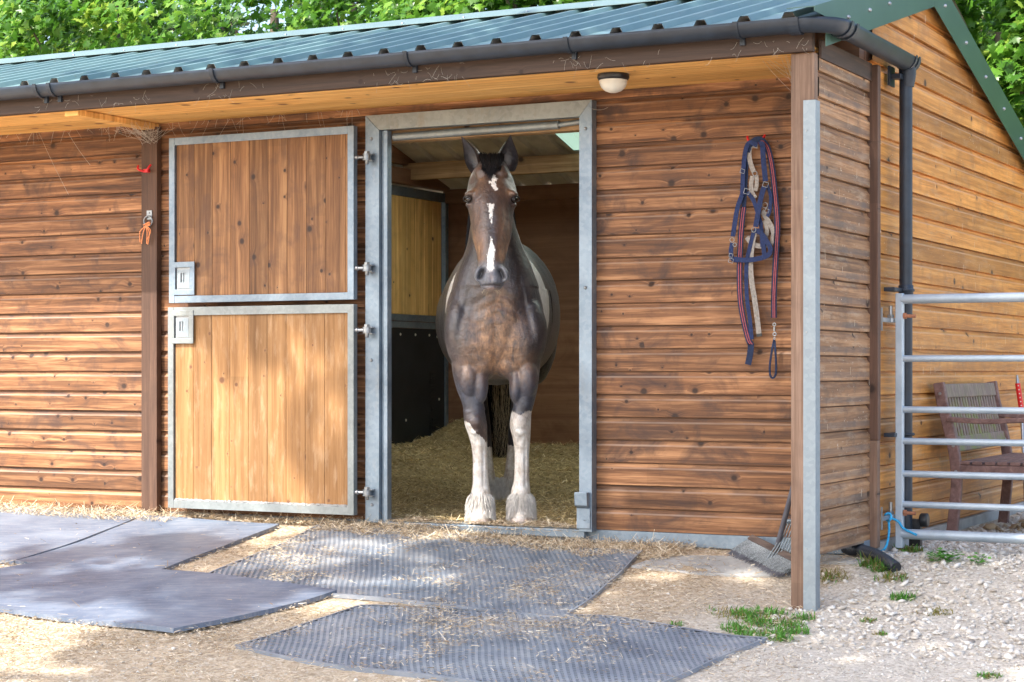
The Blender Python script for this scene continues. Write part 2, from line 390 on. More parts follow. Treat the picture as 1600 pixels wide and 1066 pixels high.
stn = t.mix(t.sep(vc)[0], (0.42, 0.37, 0.31), (0.66, 0.61, 0.54))
stn = t.mix(t.ramp(vd, [(0.0, 0.0), (0.7, 0.0), (1.0, 0.7)]), stn, (0.16, 0.14, 0.12))
stn = t.mix(t.math('MULTIPLY', n1, 0.4), stn, (0.55, 0.47, 0.37))
mask = t.math('ADD', t.math('MULTIPLY', t.math('ADD', P[0], 3.55), 0.9), t.math('MULTIPLY', t.math('SUBTRACT', n1, 0.5), 2.4))
mask = t.math('ADD', mask, t.math('MULTIPLY', P[1], -0.08))
mask = t.ramp(mask, [(0.0, 0.12), (0.35, 0.4), (0.8, 1.0)])
c = t.mix(mask, chaff, stn)
c = t.mix(t.math('MULTIPLY', t.ramp(n3, [(0.35, 1.0), (0.5, 0.0)]), 0.35), c, (0.17, 0.12, 0.085))
c = t.mix(t.math('MULTIPLY', t.ramp(t.noise(t.pos, 38, 5, 0.75), [(0.52, 0.0), (0.62, 1.0)]), 0.55), c, (0.74, 0.68, 0.58))
t.bump(t.math('ADD', t.math('MULTIPLY', n2, 0.6), t.math('SUBTRACT', n3, t.math('MULTIPLY', vd, 0.7))), 0.6, 0.012)
M['ground'] = t.set(c, 0.92, 0.0, Specular_IOR_Level=0.15)
m = MB(); m.add(vs, fs, True); g = m.build('ground', M['ground'], fixn=False); tag(g, 'chalky yard ground of grit and chaff falling away from the stable', 'ground', kind='structure')

# ================================================================== STABLE
YR, ZR = 1.12, 2.98
def roof_z(y): return ZR - 0.265 * (YR - y) if y < YR else ZR - 0.285 * (y - YR)
XL, XR = -10.6, -2.82
YB = 3.74
stable = thing('stable', (-5.0, 1.5, 0.0), 'brown timber stable block with blue green sheet roof and open doorway', 'stable')

PITCH = 0.12
PROF = [(0.0, 0.0), (0.0, 0.086), (0.004, 0.0905), (0.0090, 0.0965), (0.0125, 0.104), (0.0135, 0.1125), (0.025, 0.1132), (0.025, 0.1196)]
def siding(mb, z0, z1, off, ends, face):
    """shiplap boards from z0 to z1; ends(z)->(a,b) along the wall; face(u, d, z)->point, d is depth behind the face"""
    k0 = math.floor((z0 - off) / PITCH + 1e-6); zb = off + k0 * PITCH; k = 0
    while zb < z1 - 1e-6:
        pts = []
        rnd = random.Random(k * 7 + 3); jit = rnd.uniform(-0.0012, 0.0012)
        for d, h in PROF:
            z = zb + h
            if z < z0: z = z0
            if z > z1: z = z1
            pts.append((d + jit, z))
        vs = []
        for d, z in pts:
            a, b = ends(z); vs += [face(a, d, z), face(b, d, z)]
        fs = [(2 * i, 2 * i + 1, 2 * i + 3, 2 * i + 2) for i in range(len(pts) - 1)]
        n = len(vs)                                   # closing step to the next board's lip
        a, b = ends(min(z1, zb + PITCH)); vs += [face(a, 0.0 + jit, min(z1, zb + PITCH)), face(b, 0.0 + jit, min(z1, zb + PITCH))]
        fs.append((n - 2, n - 1, n + 1, n))
        mb.add(vs, fs)
        zb += PITCH; k += 1
    return mb

# --- front wall: shiplap outside, plywood inside
fw = MB()
F = lambda u, d, z: (u, d, z)
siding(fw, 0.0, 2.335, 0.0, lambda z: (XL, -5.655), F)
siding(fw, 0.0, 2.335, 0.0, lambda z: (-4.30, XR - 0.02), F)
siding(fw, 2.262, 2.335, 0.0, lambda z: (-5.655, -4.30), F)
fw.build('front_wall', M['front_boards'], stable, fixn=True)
m = MB(); m.box(XL, -5.66, 0.022, 0.10, -0.02, 2.6); m.box(-4.29, XR - 0.03, 0.022, 0.10, -0.02, 2.6); m.box(-5.66, -4.29, 0.022, 0.10, 2.30, 2.6)
m.build('front_wall_lining', M['ply'], stable)
m = MB(); m.box(-5.66, -4.29, 0.025, 0.115, 2.128, 2.298); m.build('lintel', M['beam_wood'], stable, bevel=0.004)
m = MB(); m.box(XL, XR + 0.002, 0.004, 0.10, -0.075, -0.002); m.build('base_rail', M['galv'], stable, bevel=0.004)

# --- gable wall
def gends(z):
    a = 0.145 if z < roof_z(0.145) - 0.03 else YR - (ZR - 0.03 - z) / 0.265
    b = YB if z < roof_z(YB) - 0.03 else YR + (ZR - 0.03 - z) / 0.285
    return (a, max(a + 0.001, b))
gm = MB(); G = lambda u, d, z: (XR - d, u, z)
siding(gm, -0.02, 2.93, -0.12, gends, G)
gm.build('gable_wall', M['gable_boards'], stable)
m = MB(); m.prism([(XR - 0.03, 0.11, -0.02), (XR - 0.03, YB, -0.02), (XR - 0.03, YB, roof_z(YB) - 0.04), (XR - 0.03, YR, ZR - 0.04), (XR - 0.03, 0.11, roof_z(0.11) - 0.04)], (-0.05, 0, 0))
m.build('gable_lining', M['ply'], stable)
m = MB(); m.box(XR - 0.10, XR + 0.03, 0.14, YB, -0.14, -0.022); m.build('plinth', M['concrete'], stable, bevel=0.006)
# --- end panel under the canopy
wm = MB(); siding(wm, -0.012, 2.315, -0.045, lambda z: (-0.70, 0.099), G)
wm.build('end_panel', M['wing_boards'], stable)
m = MB(); m.box(XR - 0.06, XR - 0.02, -0.69, 0.0, -0.01, 2.31); m.build('end_panel_lining', M['dark_post'], stable)
m = MB(); m.box(XR - 0.001, XR + 0.012, -0.70, 0.099, 2.29, 2.375); m.build('end_panel_rail', M['fascia_wood'], stable)
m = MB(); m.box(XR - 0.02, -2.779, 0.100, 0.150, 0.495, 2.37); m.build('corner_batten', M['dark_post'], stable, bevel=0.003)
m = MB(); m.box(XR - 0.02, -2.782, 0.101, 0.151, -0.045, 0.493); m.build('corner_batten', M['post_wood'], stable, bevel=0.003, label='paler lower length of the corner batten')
# --- corner post and its steel angle
m = MB(); m.box(-2.938, -2.824, -0.755, -0.702, -0.30, 2.31); m.build('corner_post', M['post_wood'], stable, bevel=0.004)
m = MB(); m.box(-2.876, -2.816, -0.762, -0.757, -0.27, 2.09); m.box(-2.821, -2.816, -0.757, -0.697, -0.27, 2.09)
ang = m.build('post_guard', M['galv_pale'], stable, bevel=0.0015)
for z in (0.0, 1.0, 1.62, 1.93): m = MB(); m.lathe((-2.86, -0.762, z + 0.02), [(0.005, 0), (0.004, -0.003)], 'y', 8); m.build('screw', M['steel'], ang)
# --- dividing post on the front wall
m = MB(); m.box(-7.266, -7.150, -0.048, -0.002, 0.0, 2.30); m.build('wall_post', M['dark_post'], stable, bevel=0.004)
# --- canopy: soffit, beam, fascia
sf = MB()
for k in range(8):
    y0 = -0.74 + k * 0.0935
    sf.box(XL, -2.94 if y0 < -0.70 else XR - 0.02, y0, y0 + 0.0905, 2.323, 2.338)
sf.box(XL, XR - 0.02, -0.74, 0.0, 2.331, 2.345)
sf.build('soffit', M['soffit_wood'], stable, bevel=0.002, seg=1)
m = MB(); m.box(-7.262, -7.165, -0.742, -0.003, 2.285, 2.321); m.build('canopy_bracket', M['soffit_wood'], stable, bevel=0.004)
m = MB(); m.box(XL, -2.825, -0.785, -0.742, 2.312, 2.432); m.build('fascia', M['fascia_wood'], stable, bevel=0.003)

# --- roof sheets
RP = 0.217
def sheet(mb, x0, x1, ya, yb, dz=0.0, dx=0.0):
    """box profile sheet; ribs run down the slope"""
    prof = []
    k = math.ceil((x0 + 3.14) / RP)
    prof.append((x0, 0))
    while -3.14 + k * RP < x1 - 0.04:
        c = -3.14 + k * RP
        if c > x0 + 0.04: prof += [(c - 0.036, 0), (c - 0.020, 0.028), (c + 0.020, 0.028), (c + 0.036, 0)]
        k += 1
    prof.append((x1, 0))
    vs = []; 
    for x, h in prof:
        vs += [(x + dx, ya, roof_z(ya) + h + dz), (x + dx, yb, roof_z(yb) + h + dz)]
    fs = [(2 * i, 2 * i + 1, 2 * i + 3, 2 * i + 2) for i in range(len(prof) - 1)]
    mb.add(vs, fs)
m = MB(); sheet(m, XL, -2.775, -0.83, YR); rf0 = m.build('roof', M['sheet'], stable, fixn=False, label='front slope of the ribbed roof')
m = MB(); sheet(m, XL, -2.775, -0.83, YR, -0.005); m.build('roof_underside', M['sheet_in'], stable, fixn=False)
SK0, SK1 = -5.90, -3.2
for x0_, x1_, y0_, lb in ((XL, -8.6, YR, 'rear slope of the ribbed roof left of the added skylights'), (-8.6, SK0, 2.6, 'rear eave sheets beside the skylights'), (SK1, -2.775, YR, 'rear slope of the ribbed roof by the gable')):
    m = MB(); sheet(m, x0_, x1_, y0_, YB + 0.2); m.build('roof', M['sheet'], stable, fixn=False, label=lb)
    m = MB(); sheet(m, x0_, x1_, y0_, YB + 0.2, -0.005); m.build('roof_underside', M['sheet_in'], stable, fixn=False)
m = MB(); sheet(m, SK0, SK1, 3.11, YB + 0.2); m.build('roof', M['sheet'], stable, fixn=False, label='short sheet below the translucent roof panel')
m = MB(); sheet(m, SK0, SK1, 3.11, YB + 0.2, -0.005); m.build('roof_underside', M['sheet_in'], stable, fixn=False)
m = MB(); sheet(m, SK0 - 0.02, SK1 + 0.02, 2.66, 3.15, 0.006); m.build('skylight', M['skylight_dim'], stable, fixn=False, label='dimmed green translucent sheet at the eave')
m = MB(); sheet(m, SK0 - 0.02, SK1 + 0.02, YR + 0.1, 2.68, 0.004); m.build('skylight', M['skylight'], stable, fixn=False)  # unseen panel, added to let more daylight into the stable
m = MB(); sheet(m, -8.6, SK0 + 0.01, YR + 0.1, 2.62, 0.004); m.build('skylight', M['skylight'], stable, fixn=False)  # second added panel, out of view, brightens the partition side
m = MB()     # ridge flashing with turned down lips
for s_, yo in ((-1, YR - 0.15), (1, YR + 0.15)):
    pa = [(XL, YR, ZR + 0.060), (-2.765, YR, ZR + 0.060), (-2.765, yo, roof_z(yo) + 0.036), (XL, yo, roof_z(yo) + 0.036)]
    m.prism(pa, (0, 0, 0.0025))
m.build('ridge_cap', M['ridge'], stable)
for i in range(0, 34, 2):
    for y, dz_ in ((YR - 0.12, 0.042), (-0.55, 0), (0.3, 0)):
        m = MB(); m.lathe((-3.03 - i * RP, y, roof_z(y) + dz_), [(0.009, 0), (0.008, 0.006), (0.004, 0.010)], 'z', 8); m.build('screw', M['galv'], rf0)
# --- verge flashing
def verge(ya, yb, name, lab):
    m = MB(); xo = -2.768
    za, zb = roof_z(ya), roof_z(yb)
    lo, hi = 0.150, 0.052
    if ya < 0:      # the lower front corner is cut away to clear the gutter
        m.prism([(xo, ya, 2.466), (xo, -0.765, 2.466), (xo, -0.765, roof_z(-0.765) - lo), (xo, yb, zb - lo), (xo, yb, zb + hi), (xo, ya, max(za + hi, 2.47))], (0.003, 0, 0))
    else: m.prism([(xo, ya, za - lo), (xo, yb, zb - lo), (xo, yb, zb + hi), (xo, ya, za + hi)], (0.003, 0, 0))
    m.prism([(xo, ya, za + hi - 0.004), (xo, yb, zb + hi - 0.004), (xo - 0.13, yb, zb + hi - 0.004), (xo - 0.13, ya, za + hi - 0.004)], (0, 0, 0.004))
    o = m.build(name, M['barge'], stable, label=lab)
    n = 6
    for i in range(n):
        y = ya + (yb - ya) * (i + 0.45) / n; s = MB(); s.lathe((xo + 0.003, y, roof_z(y) - 0.05), [(0.011, 0), (0.010, 0.007), (0.005, 0.012)], 'x', 10); s.build('screw', M['steel'], o)
verge(-0.93, YR - 0.001, 'verge_flashing', 'front sloping green flashing of the gable')
verge(YR + 0.001, YB + 0.2, 'verge_flashing', 'rear sloping green flashing of the gable')
# --- gutter: half round channel turning the corner, brackets, downpipe
path = [Vector((XL, -0.838, 2.452)), Vector((-2.86, -0.838, 2.452))]
for k in range(1, 9):
    a = -math.pi / 2 + k / 9 * math.pi / 2; path.append(Vector((-2.86 + 0.135 * math.cos(a), -0.703 + 0.135 * math.sin(a), 2.451)))
path += [Vector((-2.725, -0.70, 2.45)), Vector((-2.725, 0.50, 2.445))]
def gutter(mb, path, r=0.056, th=0.003):
    rows = []
    for i, p in enumerate(path):
        d = (path[min(i + 1, len(path) - 1)] - path[max(i - 1, 0)]).normalized(); s = Vector((d.y, -d.x, 0)).normalized()
        ring = []
        for rr in (r, r - th):
            q = [p + s * rr * math.cos(t) + Vector((0, 0, 1)) * (-rr * 1.15 * math.sin(t)) for t in [math.pi * k / 14 for k in range(15)]]
            ring += q if rr == r else q[::-1]
        rows.append(ring)
    n = len(rows[0]); vs = [q for r_ in rows for q in r_]; fs = []
    for i in range(len(rows) - 1):
        for k in range(n):
            a = i * n + k; b = i * n + (k + 1) % n; fs.append((a, b, b + n, a + n))
    fs += [tuple(range(n)), tuple(range((len(rows) - 1) * n, len(rows) * n))]
    mb.add(vs, fs, True)
m = MB(); gutter(m, path); gu = m.build('gutter', M['gutter'], stable)
gu.data.polygons.foreach_set('use_smooth', [True] * len(gu.data.polygons))
for x in (-9.3, -7.35, -7.25, -6.13, -4.93, -4.03, -3.16):
    pts = [Vector((x, -0.838 + 0.061 * math.cos(t), 2.455 - 0.070 * math.sin(t))) for t in [math.pi * k / 12 for k in range(13)]]
    eb = MB(); eb.ribbon(pts, 0.024, 0.004, (0, 0, 1)); eb.box(x - 0.012, x + 0.012, -0.80, -0.786, 2.36, 2.42); eb.build('gutter_bracket', M['gutter'], gu)
for (a, b) in (((-2.90, -0.838), (-2.862, -0.838)),):
    pts = [Vector((-2.88, -0.838 + 0.062 * math.cos(t), 2.452 - 0.071 * math.sin(t))) for t in [math.pi * k / 12 for k in range(13)]]
    eb = MB(); eb.ribbon(pts, 0.05, 0.004, (0, 0, 1)); eb.build('gutter_union', M['gutter'], gu)
for y in (-0.68, -0.60, 0.40, 0.455):
    pts = [Vector((-2.725 + 0.062 * math.cos(t), y, 2.451 - 0.071 * math.sin(t))) for t in [math.pi * k / 12 for k in range(13)]]
    eb = MB(); eb.ribbon(pts, 0.03 if y < 0 else 0.024, 0.004, (0, 0, 1)); eb.build('gutter_bracket', M['gutter'], gu)
m = MB(); m.lathe((-2.728, 0.45, 2.30), [(0.034, 0), (0.040, 0.03), (0.044, 0.06), (0.044, 0.10)], 'z', 24)
m.box(-2.80, -2.74, 0.36, 0.42, 2.335, 2.36); m.box(-2.80, -2.79, 0.34, 0.44, 2.30, 2.40)
m.build('gutter_outlet', M['gutter'], gu)
m = MB(); m.tube([(-2.735, 0.448, 2.33), (-2.735, 0.448, 0.02)], 0.0335, 28)
m.lathe((-2.735, 0.448, 1.23), [(0.0335, 0), (0.038, 0.002), (0.038, 0.05), (0.0335, 0.052)], 'z', 28)
dp = m.build('downpipe', M['gutter'], stable)
for z in (1.255, 0.515):
    m = MB()
    m.tube([(-2.735 + 0.037 * math.cos(t), 0.448 + 0.037 * math.sin(t), z) for t in [2 * math.pi * k / 20 for k in range(21)]], 0.009, 8)
    m.box(-2.80, -2.742, 0.27, 0.448, z - 0.010, z + 0.010)
    m.build('pipe_clip', M['gutter'], dp, bevel=0.003)
# --- back wall, side wall, interior
m = MB(); m.box(XL, XR - 0.09, YB, YB + 0.04, -0.05, roof_z(YB) - 0.06); m.build('back_wall', M['ply'], stable)
m = MB(); m.box(XL, XL + 0.04, 0.10, YB, -0.02, 2.6); m.build('side_wall', M['ply'], stable)
m = MB(); m.box(XL + 0.05, XR - 0.09, 0.02, YB - 0.002, -0.06, -0.004); m.build('floor', M['concrete'], stable)
m = MB(); m.box(-7.30, XR - 0.09, 3.08, 3.13, 2.26, 2.385); m.build('purlin', M['beam_wood'], stable, bevel=0.004)
m = MB(); m.box(-7.30, XR - 0.09, 1.09, 1.15, 2.80, 2.93); m.build('purlin', M['beam_wood'], stable, bevel=0.004)
m = MB(); m.box(-7.30, XR - 0.09, 0.10, 0.15, 2.56, 2.68); m.build('purlin', M['beam_wood'], stable, bevel=0.004)
m = MB(); m.box(-7.30, XR - 0.09, YB - 0.05, YB - 0.002, 2.13, 2.24); m.build('wall_plate', M['ply'], stable, bevel=0.004)
# partition: galvanised frame, pine boards above, black rubber below
XP = -7.28
m = MB(); m.box(XP - 0.03, XP, 0.12, YB - 0.005, 2.14, 2.21); m.box(XP - 0.03, XP + 0.004, 0.12, YB - 0.005, 1.21, 1.258); m.box(XP - 0.03, XP, 0.12, YB - 0.005, 1.158, 1.206)
m.box(XP - 0.03, XP + 0.006, YB - 0.055, YB - 0.006, 0.0, 2.139)
pf = m.build('partition_frame', M['galv'], stable, bevel=0.003)
m = MB()
for k in range(28):
    y0 = 0.13 + k * 0.13
    if y0 + 0.128 < YB - 0.055: m.box(XP - 0.024, XP - 0.006, y0, y0 + 0.127, 1.26, 2.138)
m.build('partition_boards', M['inner_wood'], pf, bevel=0.003, seg=1)
m = MB(); m.box(XP - 0.02, XP - 0.004, 0.12, YB - 0.056, 0.0, 1.156)
rp = m.build('rubber_panel', M['rubber_panel'], pf)
for y, z in ((2.80, 1.11), (3.02, 1.11), (3.24, 1.11), (3.45, 1.11), (2.80, 0.60), (3.1, 0.47), (3.60, 0.62), (3.57, 1.10)): m = MB(); m.lathe((XP - 0.003, y, z), [(0.011, 0), (0.008, 0.004)], 'x', 10); m.build('screw', M['lamp_glass'], rp)
# moulded lettering of the panel: raised characters, black on black, reading upwards
fc = bpy.data.curves.new('lettering', 'FONT'); fc.body = 'BUNNA REILLY'; fc.size = 0.13; fc.extrude = 0.003
fo = bpy.data.objects.new('lettering', fc); COL.objects.link(fo)
fo.matrix_world = Matrix(((0, 0, 1, XP - 0.004), (0, 1, 0, 0), (0, 0, 1, 0), (0, 0, 0, 1)))
dg = bpy.context.evaluated_depsgraph_get(); fm = bpy.data.meshes.new_from_object(fo.evaluated_get(dg)); bpy.data.objects.remove(fo)
off = wloc(rp)
xsv = [v.co.x for v in fm.vertices]; L = max(xsv) - min(xsv)
for v in fm.vertices:
    a, b, c_ = v.co.x, v.co.y, v.co.z
    v.co = Vector((XP - 0.003 + c_, 3.46 + b * 1.0, 0.84 - a * (0.62 / L))) - off
fm.materials.clear(); fm.materials.append(M['black'])
lo = bpy.data.objects.new('lettering', fm); COL.objects.link(lo); lo.parent = rp
m = MB(); m.box(XP - 0.02, XP + 0.05, 0.12, YB - 0.06, 2.225, 2.34); m.box(XP - 0.02, XP + 0.03, 0.12, YB - 0.06, 2.37, 2.52); m.build('partition_beam', M['ply'], stable, bevel=0.004)

# --- door surround
m = MB()
def mitre(x0, x1, z0, z1, side):
    pass
yf = -0.062
m.prism([(-5.680, yf, -0.01), (-5.590, yf, -0.01), (-5.590, yf, 2.186), (-5.680, yf, 2.273)], (0, 0.06, 0))
jb = MB(); jb.prism([(-4.352, yf, -0.01), (-4.278, yf, -0.01), (-4.278, yf, 2.273), (-4.352, yf, 2.186)], (0, 0.06, 0))
dhead = MB(); dhead.prism([(-5.590, yf + 0.0006, 2.187), (-4.352, yf + 0.0006, 2.187), (-4.279, yf + 0.0006, 2.273), (-5.679, yf + 0.0006, 2.273)], (0, 0.06, 0))
m.box(-5.588, -5.568, -0.035, -0.004, 0.0, 2.184)
m.box(-5.567, -5.543, -0.050, -0.004, 0.0, 2.184)
dfm = m.build('door_frame', M['galv'], stable, bevel=0.0015); jb.build('jamb', M['galv'], dfm, bevel=0.0015); dhead.build('head_rail', M['galv_warm'], dfm, bevel=0.0015)
m = MB(); m.box(-5.60, -4.33, -0.045, 0.10, -0.045, -0.003); m.build('threshold', M['galv'], dfm, bevel=0.003)
m = MB(); a = Vector((-5.53, 0.0, 2.150)); b = Vector((-4.50, 0.0, 2.158)); m.tube([a, b], 0.022, 18); m.tube([b, (-4.355, 0.0, 2.168)], 0.014, 12)
m.build('weather_roller', M['galv_warm'], dfm)
for x, z in ((-5.640, 2.14), (-5.635, 0.09), (-5.640, 0.90), (-5.635, 1.39), (-4.315, 2.12), (-4.315, 1.28), (-4.315, 0.05)): m = MB(); m.lathe((x, yf, z), [(0.010, 0), (0.009, -0.004), (0.004, -0.008)], 'y', 10); m.build('bolt', M['steel'], dfm)
m = MB(); m.prism([(-4.362, -0.064, 0.11), (-4.362, -0.100, 0.13), (-4.362, -0.105, 0.20), (-4.362, -0.064, 0.20)], (0.074, 0, 0)); m.box(-4.364, -4.284, -0.070, -0.063, 0.005, 0.115)
m.build('door_catch', M['galv'], dfm, bevel=0.006)

# --- the two door leaves, folded back against the wall
yd0, yd1 = -0.128, -0.088
def leaf(name, x0, x1, z0, z1, fw_, mat, label, latch_z, framemat):
    m = MB(); xi = x1 - 0.036
    m.box(x0, x0 + 0.040, yd0, yd1, z0, z1); m.box(x1 - 0.040, x1, yd0, yd1, z0, z1)
    m.box(x0 + 0.0402, x1 - 0.0402, yd0 + 0.001, yd1, z0, z0 + fw_); m.box(x0 + 0.0402, x1 - 0.0402, yd0 + 0.001, yd1, z1 - fw_, z1)
    m.box(x0 + 0.041, x1 - 0.041, yd0 + 0.0005, yd0 + 0.003, z1 - fw_ - 0.004, z1 - fw_ + 0.004)
    fr = m.build(name, framemat, stable, bevel=0.0025, label=label)
    b = MB(); x = x0 + 0.045 - 0.0; k = 0
    while x < x1 - 0.045:
        xe = min(x + 0.1290, x1 - 0.045); b.box(x, xe, yd0 + 0.014, yd1 - 0.004, z0 + fw_ + 0.001, z1 - fw_ - 0.001); x += 0.1305
    b.box(x0 + 0.045, x1 - 0.045, yd1 - 0.0035, yd1 - 0.001, z0 + fw_, z1 - fw_)
    b.build('boards', mat, fr, bevel=0.0022, seg=1)
    # latch box: raised square frame round a recessed plate with its toothed slot
    lp = MB(); xa, xb = x0 + 0.035, x0 + 0.186; za, zb = latch_z, latch_z + 0.195; t_ = 0.033; yl = yd0 - 0.004
    lp.box(xa, xb, yl, yd0 + 0.006, zb - t_, zb); lp.box(xa, xb, yl, yd0 + 0.006, za, za + t_)
    lp.box(xb - t_, xb, yl + 0.0003, yd0 + 0.006, za + t_, zb - t_); lp.box(xa, xa + 0.012, yl + 0.0003, yd0 + 0.006, za + t_, zb - t_)
    lo_ = lp.build('latch_box', framemat, fr, bevel=0.002)
    pl = MB(); pa, pb = xa + 0.024, xb - t_ - 0.004; q0, q1 = za + t_ + 0.006, zb - t_ - 0.012
    # plate with a rectangular opening
    hx0, hx1, hz0, hz1 = pa + 0.024, pa + 0.058, q0 + 0.035, q1 - 0.02
    for (a0, a1, b0, b1) in ((pa, hx0, q0, q1), (hx1, pb, q0, q1), (hx0, hx1, q0, hz0), (hx0, hx1, hz1, q1)):
        pl.box(a0, a1, yd0 + 0.0015, yd0 + 0.0045, b0, b1)
    for k in range(5): pl.box(hx1 - 0.0075, hx1 + 0.0002, yd0 + 0.0012, yd0 + 0.0042, hz0 + 0.004 + k * 0.0115, hz0 + 0.010 + k * 0.0115)
    pl.box(hx0 + 0.010, hx0 + 0.019, yd0 + 0.004, yd0 + 0.006, hz0, hz1)
    pl.build('latch_plate', M['galv_pale'], fr)
    bk = MB(); bk.box(xa + 0.012, xb - t_, yd0 + 0.009, yd0 + 0.012, za + t_, zb - t_); bk.build('latch_recess', M['rubber_panel'] if False else M['steel'], fr)
    return fr
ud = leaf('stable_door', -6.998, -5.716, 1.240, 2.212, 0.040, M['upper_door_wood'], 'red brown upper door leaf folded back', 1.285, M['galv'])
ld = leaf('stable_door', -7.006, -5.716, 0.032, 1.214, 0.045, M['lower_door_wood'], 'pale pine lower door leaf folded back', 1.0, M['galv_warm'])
def hinge(z, parent):
    m = MB(); xh = -5.645; yh = -0.100
    m.tube([(-5.716, -0.105, z), (xh + 0.01, yh, z)], 0.010, 10)
    m.tube([(-5.722, -0.105, z), (-5.700, -0.104, z)], 0.015, 10)
    m.lathe((xh, yh, z - 0.012), [(0.023, 0), (0.023, 0.024)], 'z', 14)
    m.lathe((xh, yh, z + 0.013), [(0.026, 0), (0.026, 0.004)], 'z', 14)
    m.lathe((xh, yh, z + 0.0175), [(0.017, 0), (0.017, 0.014)], 'z', 6, False)
    m.lathe((xh, yh, z - 0.018), [(0.026, 0), (0.026, 0.004)], 'z', 14)
    m.lathe((xh, yh, z - 0.042), [(0.006, 0), (0.011, 0.004), (0.012, 0.023)], 'z', 12)
    m.box(xh - 0.004, xh + 0.030, yh, -0.062, z + 0.012, z + 0.018); m.box(xh - 0.004, xh + 0.030, yh, -0.062, z - 0.022, z - 0.016)
    m.build('hinge', M['steel'], parent)
hinge(2.035, ud); hinge(1.415, ud); hinge(1.068, ld); hinge(0.160, ld)
# rust stains bar and bottom ledge dust on the lower leaf
m = MB()
rr = random.Random(5)
for i in range(420):
    x = rr.uniform(-6.95, -5.77); s = rr.uniform(0.006, 0.018)
    m.obox((x, -0.122 + rr.uniform(-0.003, 0.004), 0.079 + rr.uniform(0, 0.008)), Vector((s, rr.uniform(-.004, .004), rr.uniform(-.003, .003))), Vector((0, 0.003, 0)), Vector((0, 0, 0.0025)))
m.build('dust_ledge', M['concrete'], ld)

# ================================================================== THINGS on and by the stable
# --- bulkhead lamp
L0 = Vector((-3.955, -0.50, 2.322))
lamp = thing('bulkhead_lamp', L0, 'round frosted lamp in a black rim under the canopy', 'lamp')
m = MB(); m.lathe(L0, [(0.079, 0), (0.081, -0.018), (0.073, -0.030), (0.03, -0.034)], 'z', 32); m.build('lamp_base', M['black'], lamp)
m = MB(); m.lathe(L0, [(0.071, -0.028), (0.069, -0.046), (0.060, -0.066), (0.041, -0.083), (0.018, -0.091), (0.002, -0.093)], 'z', 32); m.build('lamp_shade', M['lamp_glass'], lamp)
def threads(m, segs, r=0.0011):
    for a, b, sag in segs:
        a, b = Vector(a), Vector(b)
        m.tube([a.lerp(b, t) + Vector((0, 0, -sag * 4 * t * (1 - t))) for t in (0, .25, .5, .75, 1)], r, 3, False)

# --- red hooks
def hook(p, lab):
    m = MB(); p = Vector(p)
    m.tube(catmull([p + Vector((-0.048, -0.03, 0.022)), p + Vector((-0.036, -0.045, 0.0)), p + Vector((-0.012, -0.02, -0.012)), p + Vector((0.014, -0.018, -0.010)), p + Vector((0.036, -0.045, 0.0)), p + Vector((0.046, -0.03, 0.024))], 5), 0.0065, 10)
    m.box(p.x - 0.018, p.x + 0.018, p.y - 0.022, p.y, p.z - 0.018, p.z + 0.002)
    return tag(m.build('tack_hook', M['red'], None), lab, 'hook')
hook((-7.217, -0.048, 2.045), 'empty red double tack hook on the dark post left of the doors')
hook((-3.372, 0.0, 2.010), 'red tack hook holding the head collars right of the doorway')

# --- tie ring with twine
tr_ = thing('tie_ring', (-7.200, -0.05, 1.74), 'zinc tie ring on a plate on the dark post', 'tie ring')
m = MB(); m.box(-7.222, -7.182, -0.053, -0.049, 1.745, 1.80); m.lathe((-7.202, -0.053, 1.785), [(0.006, 0), (0.004, -0.004)], 'y', 8); m.build('plate', M['steel'], tr_, bevel=0.001)
m = MB(); c0 = Vector((-7.203, -0.062, 1.735)); m.tube([c0 + Vector((0.031 * math.cos(a), 0, 0.031 * math.sin(a))) for a in [2 * math.pi * k / 24 for k in range(25)]], 0.0045, 8, False); m.build('ring', M['steel'], tr_)
m = MB(); rr = random.Random(2)
for k in range(7):
    a = 2 * math.pi * k / 7; m.tube([c0 + Vector((-0.02 + 0.012 * math.cos(a), 0.004 * (k % 3) - 0.008, -0.028 + 0.012 * math.sin(a))), c0 + Vector((0.014 + 0.01 * math.cos(a), -0.008, -0.016 + 0.01 * math.sin(a)))], 0.003, 6)
for dx, dz, b in ((-0.055, -0.125, -0.03), (-0.045, -0.135, 0.0), (-0.006, -0.135, 0.01), (0.002, -0.14, 0.03)):
    m.tube(catmull([c0 + Vector((-0.012, -0.006, -0.03)), c0 + Vector((dx * 0.6 + b * 0.6, -0.012, dz * 0.5)), c0 + Vector((dx, -0.006, dz))], 5), 0.0035, 6)
m.tube(catmull([c0 + Vector((-0.004, -0.012, -0.03)), c0 + Vector((0.03, -0.014, -0.06)), c0 + Vector((0.0, -0.012, -0.115))], 5), 0.003, 6)
tag(m.build('baler_twine', M['twine'], None), 'knotted loop of orange twine hanging from the tie ring', 'twine')

